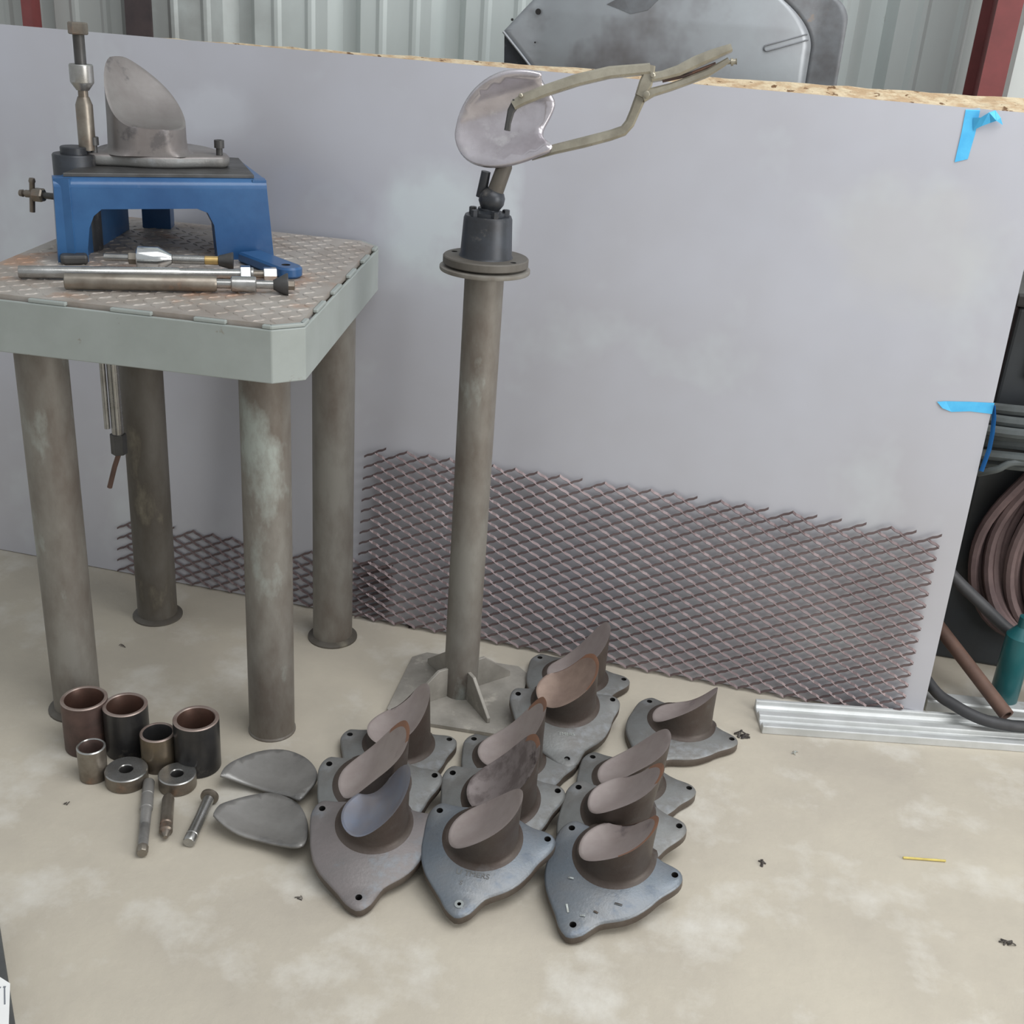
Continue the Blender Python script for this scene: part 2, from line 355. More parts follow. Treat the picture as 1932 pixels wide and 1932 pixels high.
def expanded(name, x0, x1, z0, z1, off, label, lw=.0535, sw=.0285, t=.0026, hgt=.0062, jag=None):
    """expanded metal: flat strands twisted between bonds, one piece"""
    bm = bmesh.new(); nx = int(round((x1 - x0) / lw)); nz = 2 * int(round((z1 - z0) / sw)) - 1
    lw = (x1 - x0) / nx; sw = 2 * (z1 - z0) / (nz + 1)
    for j in range(nz + 1):
        zb = z0 + j * sw * .5
        for i in range(nx):
            ph = (j % 2) * 0.5
            xa = x0 + (i + ph) * lw
            if xa + lw > x1 + 1e-4: xe = x1
            for half in (0, 1):
                if j == nz and half == 1 and random.random() < .35: continue
                # strand goes up from bond at (xa, zb) to (xa+lw/2, zb+sw/2) then down again
                p = [(xa + half * lw * .5, zb + (sw * .5 if half else 0)), (xa + (half + 1) * lw * .5, zb + (0 if half else sw * .5))]
                (ax, az), (bx, bz) = p
                if bx > x1 + .002: continue
                ring = []
                for (x, z) in ((ax, az), (ax * .7 + bx * .3, az * .62 + bz * .38), (ax * .3 + bx * .7, az * .38 + bz * .62), (bx, bz)):
                    y = 0.0
                    c = lean(x, z, off + .0045)
                    tilt = .85 if half else 1.45; hgt = .0064 if half else .0056
                    u = Vector((0, math.cos(tilt), math.sin(tilt))) * hgt * .5; v = Vector((0, -math.sin(tilt), math.cos(tilt))) * t * .5
                    ring.append([bm.verts.new(c + u + v), bm.verts.new(c + u - v), bm.verts.new(c - u - v), bm.verts.new(c - u + v)])
                for k in range(3):
                    for q in range(4):
                        bm.faces.new((ring[k][q], ring[k][(q + 1) % 4], ring[k + 1][(q + 1) % 4], ring[k + 1][q]))
    o = build(name, bm, 'mesh', loc=((x0 + x1) / 2, SY0, 0), smooth=False)
    return tag(o, label, 'expanded metal')
expanded('expanded_metal_sheet', -.889, .452, .006, .452, .010, 'large expanded metal mesh sheet leaning on the grey sheet right of the pedestal stand')
expanded('expanded_metal_sheet', -1.561, -.80, .006, .154, .001, 'low narrow strip of expanded metal mesh behind the table legs')
# blue tapes
def strip(bm, pts, wv, th=.0006):
    """ribbon through pts with half-width vectors"""
    a = []; 
    for p, wvec in zip(pts, wv):
        p, wvec = Vector(p), Vector(wvec); n_ = Vector((0, -th, 0))
        a.append([bm.verts.new(p + wvec), bm.verts.new(p - wvec), bm.verts.new(p - wvec + n_), bm.verts.new(p + wvec + n_)])
    for i in range(len(a) - 1):
        for q in range(4): bm.faces.new((a[i][q], a[i][(q + 1) % 4], a[i + 1][(q + 1) % 4], a[i + 1][q]))
    bm.faces.new(a[0]); bm.faces.new(a[-1])
def quadstrip(bm, L_, R_, off=.0012, th=.0006):
    """ribbon on the leaning sheet given by left and right pixel-derived edges"""
    strip(bm, [(Vector(a) + Vector(b)) / 2 for a, b in zip(L_, R_)], [(Vector(a) - Vector(b)) / 2 for a, b in zip(L_, R_)])
rt = empty('masking_tape', SP(1826, 250, .001), 'blue tape strip folded over the top edge of the grey sheet at right', 'tape')
bm = bmesh.new()
Lp = [SP(1822, 196, -.015) + Vector((0, .0, .001)), SP(1822, 208, .0012), SP(1814, 250, .0012), SP(1801, 306, .0012)]
Rp = [SP(1849, 196, -.015) + Vector((0, .0, .001)), SP(1849, 209, .0012), SP(1840, 252, .0012), SP(1826, 300, .0012)]
quadstrip(bm, Lp, Rp); build('strip', bm, 'tape', rt, smooth=False)
bm = bmesh.new()
Lp = [SP(1836, 222, .003), SP(1850, 222, .012), SP(1866, 212, .020), SP(1878, 208, .012), SP(1888, 222, .016)]
Rp = [SP(1836, 246, .003), SP(1852, 238, .010), SP(1868, 232, .012), SP(1880, 228, .020), SP(1892, 236, .004)]
quadstrip(bm, Lp, Rp); build('crumpled_end', bm, 'tape', rt, smooth=False)
rt = empty('masking_tape', SP(1820, 768, .001), 'blue tape strip across the right edge of the grey sheet, its tail hanging', 'tape')
bm = bmesh.new()
Lp = [SP(1768, 758, .002), SP(1785, 757, .0014), SP(1830, 758, .0014), lean(.5, SP(1877, 760).z, .0014)]
Rp = [SP(1778, 770, .004), SP(1795, 777, .0014), SP(1830, 776, .0014), lean(.5, SP(1874, 781).z, .0014)]
quadstrip(bm, Lp, Rp); build('strip', bm, 'tape', rt, smooth=False)
bm = bmesh.new()
zt = SP(1877, 770).z
path = [(.500, zt + .004), (.507, zt - .022), (.511, zt - .055), (.512, zt - .09), (.508, zt - .125), (.506, zt - .14)]
strip(bm, [lean(x, z, -.006) for x, z in path], [Vector((.002, -.013, .004))] * 6, .0006)
build('hanging_tail', bm, 'tape_dark', rt, smooth=False)
# ------------------------------------------------------------------ curved body panel between board and wall
def panel():
    HY = 2.75
    root = empty('vehicle_body_panel', (-.30, 2.76, 0), 'large curved grey sheet steel body panel standing behind the board by the wall', 'body panel')
    L0, R0 = -.69, .072
    # front skin as a grid: x across, z up, bulging towards the room
    TJ = [0, .4, .7, .82] + [.84 + .16 * q / 44 for q in range(45)]; nz = len(TJ) - 1
    def yy(x, z):
        u = (x + .30) / .31; bulge = -.055 * max(0, 1 - u * u) ** 1.0
        roll = .10 * max(0, z - 1.44) 
        return HY + bulge + roll
    def ztop(x):
        if x < -.58: return 1.39 + (x + .69) * 1.1
        if x < .02: return 1.511
        u = (x - .02) / .052; return 1.511 - .055 * (1 - math.sqrt(max(0, 1 - u * u)))
    def xb(z): return .004 - 8.0 * max(0, z - 1.40) ** 2
    def grid(name, fa, fb, mk, k, push):
        bm = bmesh.new(); g = []
        for i in range(k + 1):
            r_ = []
            for j in range(nz + 1):
                f = i / k; tj = TJ[j]
                z = 1.511 * tj; x = fa(z) + (fb(z) - fa(z)) * f
                r_.append(bm.verts.new((x, yy(x, z) + push, z)))
            g.append(r_)
        for i in range(k):
            for j in range(nz): bm.faces.new((g[i][j], g[i + 1][j], g[i + 1][j + 1], g[i][j + 1]))
        o = build(name, bm, mk, root); s = o.modifiers.new('solid', 'SOLIDIFY'); s.thickness = .003; s.offset = 1; return o
    def xl(z): return L0 + (.078 if z < 1.31 else max(0, (1.389 - z)) if z < 1.389 else (z - 1.389) / 1.1)
    grid('skin', xl, xb, 'hood', 36, 0)
    grid('end_flange', xb, lambda z: R0 if z < 1.459 else .020 + math.sqrt(max(0, .052 ** 2 - (z - 1.459) ** 2)), 'hood_dark', 8, .006)
    # folded left flange, darker inside face
    bm = bmesh.new()
    pts = [(-.690, HY, 1.389), (-.612, HY + .002, 1.312), (-.612, HY, 0.0), (-.690, HY + .07, 0.0), (-.700, HY + .07, 1.30), (-.697, HY + .06, 1.37)]
    pts = [Vector(p) + Vector((0, .007, 0)) for p in pts]; vs = [bm.verts.new(p) for p in pts]; vb = [bm.verts.new(Vector(p) + Vector((0, .003, 0))) for p in pts]
    bm.faces.new(vs); bm.faces.new(vb[::-1])
    for i in range(6): bm.faces.new((vs[i], vs[(i + 1) % 6], vb[(i + 1) % 6], vb[i]))
    build('side_flange', bm, 'black_steel', root, smooth=False)
    bm = bmesh.new(); tube(bm, [(-.690, HY - .001, 1.389), (-.65, HY - .002, 1.350), (-.608, HY - .003, 1.308)], .003, 8)
    build('folded_edge', bm, 'hood', root)
    # pressed slot and holes
    bm = bmesh.new()
    a, b = [PY(px, py, [yy(PY(px, py, HY).x, PY(px, py, HY).z)][0] - .002) for px, py in ((1447, 91), (1524, 70))]
    d = (b - a); n_ = Vector((0, -1, 0)); s_ = n_.cross(d).normalized() * .006
    lp = [a + s_, b + s_, b - s_, a - s_ ]
    arc = [a - s_ * math.cos(t) - d.normalized() * .006 * math.sin(t) for t in [math.pi * k / 6 for k in range(1, 6)]]
    tube(bm, [b + s_, a + s_] + arc[::-1] + [a - s_, b - s_], .0016, 6)
    build('pressed_slot', bm, 'hood_dark', root)
    for (px, py, r_) in ((1016, 22, .0065), (967, 37, .003), (1010, 80, .002)):
        p = PY(px, py, HY - .004); 
        bm = bmesh.new(); lathe(bm, [(0, 0), (0, r_), (.002, r_), (.002, 0)], p + Vector((0, -.002, 0)), (0, -1, 0), 16)
        build('bolt_hole', bm, 'hole', root)
    # darker rectangular patch near the top edge
    bm = bmesh.new(); vs = []
    for (px, py) in ((1145, 8), (1175, -8), (1250, -8), (1222, 19), (1190, 26)):
        y = HY
        for _ in range(6): q = PY(px, py, y); y = yy(q.x, q.z) - .0012
        vs.append(q)
    va = [bm.verts.new(p) for p in vs]; vb = [bm.verts.new(p + Vector((0, .003, 0))) for p in vs]
    bm.faces.new(va); bm.faces.new(vb[::-1])
    for i in range(5): bm.faces.new((va[i], va[(i + 1) % 5], vb[(i + 1) % 5], vb[i]))
    build('reinforcement_patch', bm, 'hood_dark', root, smooth=False)
panel()
# ------------------------------------------------------------------ table
TZ = .930
TP = [(-.800, 1.714), (-.757, 1.758), (-.872, 2.440), (-.925, 2.482), (-1.490, 2.440), (-1.535, 2.390), (-1.425, 1.722), (-1.375, 1.668)]
TC = Vector((-1.12, 2.07, 0))
def shrink(poly, d):
    out = []; n = len(poly)
    for i in range(n):
        p, a, b = Vector(poly[i]), Vector(poly[i - 1]), Vector(poly[(i + 1) % n])
        e1 = (p - a).normalized(); e2 = (b - p).normalized()
        n1, n2 = Vector((-e1.y, e1.x)), Vector((-e2.y, e2.x)); bs = (n1 + n2).normalized()
        out.append(tuple(p + bs * d / max(.3, bs.dot(n1))))
    return out
def inpoly(pt, poly):
    c = False; j = len(poly) - 1
    for i in range(len(poly)):
        if (poly[i][1] > pt[1]) != (poly[j][1] > pt[1]) and pt[0] < (poly[j][0] - poly[i][0]) * (pt[1] - poly[i][1]) / (poly[j][1] - poly[i][1]) + poly[i][0]: c = not c
        j = i
    return c
table = empty('work_table', TC, 'heavy steel work table with tread plate top and four round pipe legs', 'table')
bm = bmesh.new(); slab(bm, shrink(TP, .0105), [], TZ - .010, TZ, .0, 0, 0); o = build('table_top', bm, 'tread', table, smooth=False)
# raised tread lozenges
bm = bmesh.new(); ti = shrink(TP, .020); ang0 = R(7)
k = 0
for i in range(-30, 31):
    for j in range(-30, 31):
        x = TC.x + (i * math.cos(ang0) - j * math.sin(ang0)) * .0245; y = TC.y + (i * math.sin(ang0) + j * math.cos(ang0)) * .0245
        if not inpoly((x, y), ti): continue
        a = ang0 + (R(45) if (i + j) % 2 else R(-45)); c, s = math.cos(a), math.sin(a); l, wd, h = .0125, .0036, .0015
        if random.random() < .06: continue
        v = [bm.verts.new((x + c * l, y + s * l, TZ)), bm.verts.new((x - s * wd, y + c * wd, TZ)), bm.verts.new((x - c * l, y - s * l, TZ)), bm.verts.new((x + s * wd, y - c * wd, TZ))]
        t1, t2 = bm.verts.new((x + c * l * .6, y + s * l * .6, TZ + h)), bm.verts.new((x - c * l * .6, y - s * l * .6, TZ + h))
        for f in ((v[0], v[1], t1), (v[1], t2, t1), (v[1], v[2], t2), (v[2], v[3], t2), (v[3], t1, t2), (v[3], v[0], t1)): bm.faces.new(f)
o = build('tread_pattern', bm, 'tread', table, smooth=False); tag(o, kind='stuff')
bm = bmesh.new(); inn = shrink(TP, .006); n = len(TP)
def ringwall(bm, outer, inner, z0, z1):
    A = [[bm.verts.new((p[0], p[1], z)) for p in poly] for poly in (outer, inner) for z in (z0, z1)]
    n = len(outer)
    for i in range(n):
        j = (i + 1) % n
        bm.faces.new((A[0][i], A[0][j], A[1][j], A[1][i])); bm.faces.new((A[2][j], A[2][i], A[3][i], A[3][j]))
        bm.faces.new((A[1][i], A[1][j], A[3][j], A[3][i])); bm.faces.new((A[0][j], A[0][i], A[2][i], A[2][j]))
ringwall(bm, TP, inn, .828, TZ - .0075)
o = build('apron', bm, 'apron', table, smooth=False); bevel(o, .002, 2)
def along(p, q, f): return (p[0] + (q[0] - p[0]) * f, p[1] + (q[1] - p[1]) * f)
for (ia, segs) in ((7, [(.0, .12), (.24, .36), (.50, .63), (.76, .86), (.97, 1.0)]), (0, [(0, 1)]), (1, [(.0, .05), (.14, .24), (.34, .44), (.55, .65), (.76, .86), (.95, 1)]), (2, [(0, 1)])):
    p, q = TP[ia], TP[(ia + 1) % n]
    for f0, f1 in segs:
        a, b = along(p, q, f0), along(p, q, f1); d = Vector((b[0] - a[0], b[1] - a[1])); ln = d.length; an = math.atan2(d.y, d.x)
        nn = Vector((-math.sin(an), math.cos(an)))
        c = (Vector(a) + Vector(b)) / 2 + nn * .006
        bm = bmesh.new(); box(bm, (c.x, c.y, TZ - .0038), (ln, .0095, .0070), an); bevel(build('weld_bead', bm, 'apron', table, smooth=False), .002, 2)
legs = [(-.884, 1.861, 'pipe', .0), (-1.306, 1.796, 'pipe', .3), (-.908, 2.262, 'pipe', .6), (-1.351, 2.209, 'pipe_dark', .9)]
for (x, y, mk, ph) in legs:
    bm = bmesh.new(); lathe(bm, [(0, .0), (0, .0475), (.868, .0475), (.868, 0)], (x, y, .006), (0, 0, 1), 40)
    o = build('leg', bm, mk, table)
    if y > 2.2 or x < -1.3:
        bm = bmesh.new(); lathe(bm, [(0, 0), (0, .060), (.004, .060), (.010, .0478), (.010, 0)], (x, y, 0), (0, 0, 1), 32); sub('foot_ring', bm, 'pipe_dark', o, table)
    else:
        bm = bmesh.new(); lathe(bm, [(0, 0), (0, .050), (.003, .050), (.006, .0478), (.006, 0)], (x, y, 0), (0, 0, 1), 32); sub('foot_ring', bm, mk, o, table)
# rod hanging below the table top, with collar and bent tail
rx, ry = -1.312, 2.037
bm = bmesh.new(); lathe(bm, [(0, 0), (0, .0125), (.36, .0125), (.36, 0)], (rx, ry, .545), (0, 0, 1), 20); lathe(bm, [(0, 0), (0, .006), (.36, .006), (.36, 0)], (rx - .018, ry - .01, .56), (0, 0, 1), 12)
rod = build('hanging_rod', bm, 'bright', table)
bm = bmesh.new(); lathe(bm, [(0, 0), (0, .017), (.045, .017), (.045, 0)], (rx, ry, .502), (0, 0, 1), 6); sub('collar', bm, 'dark_steel', rod, table)
bm = bmesh.new(); tube(bm, [(rx, ry, .505), (rx - .012, ry - .004, .47), (rx - .026, ry - .008, .42)], .0055, 8); sub('bent_handle', bm, 'rust_pipe', rod, table)
# ------------------------------------------------------------------ castings
OUT = [(-90, .146), (-99, .136), (-107, .124), (-120, .115), (-133, .112), (-145, .1105), (-155, .110), (-168, .111), (-180, .114), (-190, .121), (-200, .131), (-207, .136), (-213, .1375), (-218, .134), (-224, .119), (-232, .108), (-245, .101), (-258, .099), (-270, .098), (-285, .098), (-297, .099), (-305, .101), (-314, .109), (-320, .121), (-326, .132), (-333, .1345), (-340, .128), (-347, .117), (-355, .106), (-363, .1005), (-372, .0985), (-390, .097), (-405, .097), (-418, .098), (-428, .103), (-435, .117), (-440, .132), (-445, .142)]
OUTL = []
_p = [(Vector((r * math.cos(R(a)), r * math.sin(R(a))))) for a, r in OUT][::-1]
_q = smooth_path(_p + [_p[0]], 2)[:-1]
OUTL = [tuple(v) for v in _q]
RB, BY = .062, .035
def casting(name, ctr, ang, tilt, zb, lo, hi, psi, p, mplate, mtop, rim, label, scale=1.0, cat='casting', group='rough flanged castings on the floor', bx=0.0, by=0.0, rb=.062, ext=0.0, conc=.012, th=.024, skew=.75, lv=(0, 0), msub='boss_side', medge='plate_edge', patch=None):
    root = empty(name, (ctr[0], ctr[1], zb), label, cat, group)
    root.rotation_euler = (0, 0, 0)
    rz = Matrix.Rotation(ang, 4, 'Z') @ Matrix.Rotation(tilt, 4, 'X') @ Matrix.Scale(scale, 4)
    root.matrix_basis = Matrix.Translation((ctr[0], ctr[1], zb)) @ rz
    # flange
    bm = bmesh.new()
    hl = [circ(0, -.121, .0062), circ(.121 * math.cos(R(30)), .0605, .0062), circ(-.121 * math.cos(R(30)), .0605, .0062)]
    slab(bm, OUTL, hl, 0, th, .004, 0, 1, 2)
    bmesh.ops.recalc_face_normals(bm, faces=bm.faces)
    me = bpy.data.meshes.new('flange'); bm.to_mesh(me); bm.free()
    link('flange', me, [mplate, medge, 'hole'], root, True, 50)
    # boss: fillet, wall and sloping dished top
    bm = bmesh.new(); n = 56; cx, cyy = bx, BY + by; RB = rb
    def RR(a): return 1 + ext * max(0, -math.cos(a - psi)) ** 2
    def ztop(x, y):
        u = x * math.cos(psi) + y * math.sin(psi); v = -x * math.sin(psi) + y * math.cos(psi)
        t = max(0, (u + RB) / (2 * RB)); rr = (x * x + y * y) / (RB * RB); t = min(t, .985 + .3 * (t - .985)); pe = p + skew * max(-1, min(1, v / RB))
        return max(th + .007, th + lo + (hi - lo) * t ** pe - conc * (1 - min(1, rr)) * min(1, .35 + t * 1.6))
    def P(i, r, z, k=0.0):
        a = 2 * math.pi * i / n; rr = r
        return Vector((cx + rr * math.cos(a) + k * math.cos(psi), cyy + rr * math.sin(a) + k * math.sin(psi), z))
    rings = []
    for (r, z) in ((RB + .013, th - .001), (RB + .007, th + .0015), (RB + .003, th + .005), (RB + .001, th + .010)):
        rg = []
        for i in range(n):
            a = 2 * math.pi * i / n; x, y = r * RR(a) * math.cos(a), r * RR(a) * math.sin(a)
            # keep the fillet on the plate at the back edge
            if cyy + y > .094: y = .094 - cyy
            zz = min(z, ztop(RB * math.cos(a), RB * math.sin(a)) - .003)
            rg.append(bm.verts.new((cx + x, cyy + y, zz)))
        rings.append(rg)
    mids = []
    for f in (.35, .7, 1.0):
        rg = []
        for i in range(n):
            a = 2 * math.pi * i / n; x, y = RB * RR(a) * math.cos(a), RB * RR(a) * math.sin(a); zt_ = ztop(x, y) - .002
            z0_ = min(th + .012, zt_ - .001); tp = 1 - .01 * f
            y2 = y * tp
            if cyy + y2 > .094: y2 = .094 - cyy
            rg.append(bm.verts.new((cx + x * tp + lv[0] * f * (zt_ - th), cyy + y2 + lv[1] * f * (zt_ - th), z0_ + (zt_ - z0_) * f)))
        rings.append(rg)
    nrim = len(rings)
    for rf, dz in ((.945, 0.0), (.90, 0.0), (.75, 0), (.55, 0), (.35, 0), (.15, 0)):
        rg = []
        for i in range(n):
            a = 2 * math.pi * i / n; x, y = RB * rf * RR(a) * math.cos(a), RB * rf * RR(a) * math.sin(a)
            zt_ = ztop(x, y)
            y2 = y
            if cyy + y2 > .094: y2 = .094 - cyy
            rg.append(bm.verts.new((cx + x + lv[0] * (zt_ - th), cyy + y2 + lv[1] * (zt_ - th), zt_)))
        rings.append(rg)
    for q in range(len(rings) - 1):
        for i in range(n):
            j = (i + 1) % n
            f = bm.faces.new((rings[q][i], rings[q][j], rings[q + 1][j], rings[q + 1][i]))
            aa = 2 * math.pi * (i + .5) / n
            if q < nrim - 1: f.material_index = 0
            elif q <= nrim: f.material_index = 2 if (rim and math.cos(aa - psi - .2) > rim) else 1
            else: f.material_index = 1
    c = bm.verts.new((cx + lv[0] * (ztop(0, 0) - th), cyy + lv[1] * (ztop(0, 0) - th), ztop(0, 0)))
    for i in range(n):
        f = bm.faces.new((rings[-1][i], rings[-1][(i + 1) % n], c)); f.material_index = 1
    # lower cap sits inside the flange
    f = bm.faces.new(rings[0][::-1])
    bmesh.ops.recalc_face_normals(bm, faces=bm.faces)
    me = bpy.data.meshes.new('boss'); bm.to_mesh(me); bm.free()
    link('boss', me, [msub, mtop, 'rust_rim'], root, True, 45)
    return root
TL = R(11); ZB = .143 * math.sin(TL) + .001
CAST = [
 # centre, degrees, tilted, plate, face, rusty rim, label, (boss x, y, radius, psi, low, high, power, skew, lean x, lean y)
 ((-.541, 1.543), 9.5, 1, 'plate_mauve', 'boss_top_blue', 0, 'front casting of the left row, its round boss face bluish grey and dished', (-0.0033, 0.0413, 0.0615, 17, 0.02, 0.128, 2.6, 1.1, 0.04, 0.05)),
 ((-.580, 1.671), 8.9, 1, 'plate', 'boss_top', 0.8, 'middle casting of the left row with orange rust streak on its boss tip', (-0.012, 0.024, 0.066, 20, 0.004, 0.158, 1.7, 1.0, 0.06, -0.06)),
 ((-.592, 1.832), 14.5, 0, 'plate', 'boss_top', 0, 'rearmost casting of the left row, tall mauve boss in front of the stand foot', (-0.0004, 0.038, 0.066, 17, 0.035, 0.131, 2.6, 0.5, -0.04, 0.06)),
 ((-.341, 1.573), -3.7, 1, 'plate_blue', 'boss_top', 0, 'front casting of the centre row, tan boss face and bright bushing in its tip hole', (-0.0083, 0.0262, 0.0635, 10, 0.007, 0.133, 1.6, 0.68, 0.09, -0.06)),
 ((-.346, 1.712), 3.4, 1, 'plate', 'boss_top_smudged', 0.93, 'middle casting of the centre row with a dark smudged boss face', (0.0, 0.02, 0.067, 22, 0.02, 0.17, 2.1, 0.87, 0.03, -0.1)),
 ((-.352, 1.875), 0.0, 0, 'plate', 'boss_top', 0.85, 'third casting of the centre row, its long boss face reaching up beside the stand foot', (-0.018, 0.022, 0.067, 25, 0.014, 0.145, 2.3, 0.85, 0.01, -0.03)),
 ((-.115, 1.590), -18.1, 1, 'plate_blue', 'boss_top', 0.1, 'front casting of the right row with orange rust along its boss rim', (-0.0085, 0.046, 0.066, 8, 0.012, 0.112, 1.87, 0.9, 0.1, 0.03)),
 ((-.120, 1.718), -14.4, 1, 'plate', 'boss_top', 0.75, 'middle casting of the right row with very dark boss side', (-0.012, 0.041, 0.062, 14, 0.022, 0.138, 1.86, 0.95, 0.15, 0.01)),
 ((-.112, 1.878), -10.5, 0, 'plate', 'boss_top', 0, 'rear casting of the right row, its smooth mauve boss face tilted to the front', (-0.012, 0.0235, 0.066, 27, 0.009, 0.126, 1.6, 0.9, 0.06, -0.04)),
 ((-.045, 2.108), -23.9, 0, 'plate', 'boss_top', 0, 'single casting lying apart nearest the end of the aluminium channel', (-0.01, 0.04, 0.0655, 12, 0.004, 0.108, 1.7, 0.6, 0.02, -0.01)),
 ((-.282, 2.047), 13.4, 1, 'plate', 'boss_top_tan', 0.25, 'casting behind the centre row with a light tan rounded boss face', (-0.0009, 0.042, 0.066, 13, 0.034, 0.131, 2.0, 0.87, -0.04, -0.06)),
 ((-.298, 2.231), -7.1, 0, 'plate', 'boss_top', 0, 'casting farthest back, against the expanded metal mesh, with a tall pointed boss', (-0.003, 0.022, 0.068, 32, 0.004, 0.138, 2.0, 0.82, 0.01, 0.03)),
]
casts = []
for (c_, dg, til, mp_, mt_, rim_, lab, F_) in CAST:
    casts.append(casting('flanged_casting', c_, R(dg), TL if til else 0.0, (ZB + (.008 if c_[0] == -.341 else 0)) if til else 0.0005, F_[4], F_[5], R(F_[3]), F_[6], mp_, mt_, rim_, lab, bx=F_[0], by=F_[1] - BY, rb=F_[2], skew=F_[7], lv=F_[8:10]))
# bushing in the tip hole of the centre front casting, cast-on letters on its flange
def local_part(name, bm, mk, root):
    bmesh.ops.recalc_face_normals(bm, faces=bm.faces); me = bpy.data.meshes.new(name); bm.to_mesh(me); bm.free(); return link(name, me, mk, root)
bm = bmesh.new(); lathe(bm, [(0, .0035), (0, .0085), (.0025, .0080), (.0025, .0035), (0, .0035)], (0, -.121, .0235), (0, 0, 1), 20); tag(local_part('bushing', bm, 'chrome', casts[3]), 'bright steel bushing')
def lettering(txt, size, loc, rot, root, h=.0006, mk='plate_edge'):
    cu = bpy.data.curves.new('text', 'FONT'); cu.body = txt; cu.size = size; cu.extrude = h; cu.align_x = 'CENTER'
    ob = bpy.data.objects.new('text', cu); dg = bpy.context.evaluated_depsgraph_get()
    me = bpy.data.meshes.new_from_object(ob); bpy.data.objects.remove(ob); bpy.data.curves.remove(cu)
    me.transform(Matrix.Translation(loc) @ Matrix.Rotation(rot, 4, 'Z'))
    me.materials.clear(); me.materials.append(M[mk]); o = bpy.data.objects.new('cast_letters', me); col.objects.link(o); o.parent = root; return o
lettering('U TMERS', .0155, (.002, -.060, .0243), R(6), casts[3], mk='plate')
lettering('S', .012, (-.012, -.082, .0243), R(0), casts[3], mk='plate')
lettering('TMERS', .012, (.0, -.056, .0243), R(0), casts[10], mk='weld')
# shavings on the right front casting
for (x, y, a, l, mk) in ((-.050, -.040, .3, .010, 'chrome'), (.048, -.046, .2, .014, 'chrome'), (-.024, -.098, -.9, .017, 'weld'), (.006, -.098, .4, .009, 'chrome'), (.022, -.080, .0, .008, 'plate_edge')):
    bm = bmesh.new(); c, s = math.cos(a), math.sin(a)
    bar(bm, [(x - c * l / 2, y - s * l / 2, .0256), (x, y, .0262), (x + c * l / 2, y + s * l / 2, .0256)], .0035, .0010, (0, 0, 1)); local_part('metal_fleck', bm, mk, casts[6])
def extrude_profile(bm, prof, a, b):
    a, b = Vector(a), Vector(b); d = (b - a).normalized(); s = Vector((-d.y, d.x, 0))
    A = [bm.verts.new(a + s * x + UZ * z) for x, z in prof]; B = [bm.verts.new(b + s * x + UZ * z) for x, z in prof]
    n = len(prof)
    for i in range(n): bm.faces.new((A[i], A[(i + 1) % n], B[(i + 1) % n], B[i]))
    for vv in (A, B):
        for t_ in geometry.tessellate_polygon([[Vector((x, z, 0)) for x, z in prof]]): bm.faces.new([vv[i] for i in t_])
# ------------------------------------------------------------------ jig on the table
A_, B_ = Vector((-1.345, 1.940, 0)), Vector((-1.022, 2.183, 0)); C_, D_ = Vector((-1.185, 2.400, 0)), Vector((-1.44, 2.295, 0))
jig = empty('casting_jig', (A_ + B_ + C_ + D_) / 4 + Vector((0, 0, TZ)), 'blue painted cast iron machining jig standing on the table', 'jig')
e1 = (B_ - A_).normalized(); nin = Vector((-e1.y, e1.x, 0)); JT = 1.090
def onface(px, py):
    p = PN(px, py, A_, nin); return ((p - A_).dot(e1), p.z)
W_ = (B_ - A_).length
arch = [onface(*q) for q in ((166, 470), (169, 430), (177, 408), (192, 395), (372, 394), (392, 402), (404, 425), (409, 470))]
al, ar = arch[0][0], arch[-1][0]
loop = [(-.004, TZ), (al, TZ)] + arch + [(ar + .002, TZ), (W_ + .012, TZ), (W_, JT - .018), (0, JT - .018)]
def prism(bm, loop, o_, ex, ez, nv, t):
    a = [bm.verts.new(o_ + ex * x + ez * z) for x, z in loop]; b = [bm.verts.new(o_ + ex * x + ez * z + nv * t) for x, z in loop]
    n = len(loop)
    for vv, w_ in ((a, 0), (b, 1)):
        tri = geometry.tessellate_polygon([[Vector((x, z, 0)) for x, z in loop]])
        for t_ in tri: bm.faces.new([vv[i] for i in t_])
    for i in range(n): bm.faces.new((a[i], a[(i + 1) % n], b[(i + 1) % n], b[i]))
bm = bmesh.new()
prism(bm, loop, A_, e1, UZ, nin, .034)
RC = .018; rprof = [(.0, JT - RC)] + [(RC - RC * math.cos(R(90 * k / 8)), JT - RC + RC * math.sin(R(90 * k / 8))) for k in range(1, 9)] + [(.036, JT), (.036, JT - RC)]
extrude_profile(bm, rprof, A_, B_)
e2 = (C_ - B_).normalized(); n2 = Vector((-e2.y, e2.x, 0)); w2 = (C_ - B_).length
prism(bm, [(-.0, TZ), (.075, TZ), (.085, 1.02), (.11, 1.045), (w2 - .06, 1.045), (w2 - .045, 1.02), (w2 - .04, TZ), (w2 + .01, TZ), (w2, JT - .001), (0, JT - .001)], B_ + e2 * .004, e2, UZ, n2, .028)
e4 = (A_ - D_).normalized(); n4 = Vector((-e4.y, e4.x, 0)); w4 = (A_ - D_).length
prism(bm, [(0, TZ), (w4 - .005, TZ), (w4 - .005, JT - .001), (0, JT - .001)], D_, e4, UZ, n4, .028)
slab(bm, [tuple(v.xy) for v in (A_ + e1 * .01 + nin * .01, B_ - e1 * .01 + nin * .01, C_, D_ + e1 * .01)], [], JT - .03, JT - .002, 0, 0, 0)
lg = PZ(291, 430, TZ); box(bm, (lg.x, lg.y + .02, (TZ + 1.07) / 2), (.062, .05, 1.07 - TZ), R(20))
lg2 = Vector((-1.010, 2.118, 0))
o = build('blue_frame', bm, 'blue', jig, smooth=False); bevel(o, .005, 3, 50)
for q in o.data.polygons: q.use_smooth = True
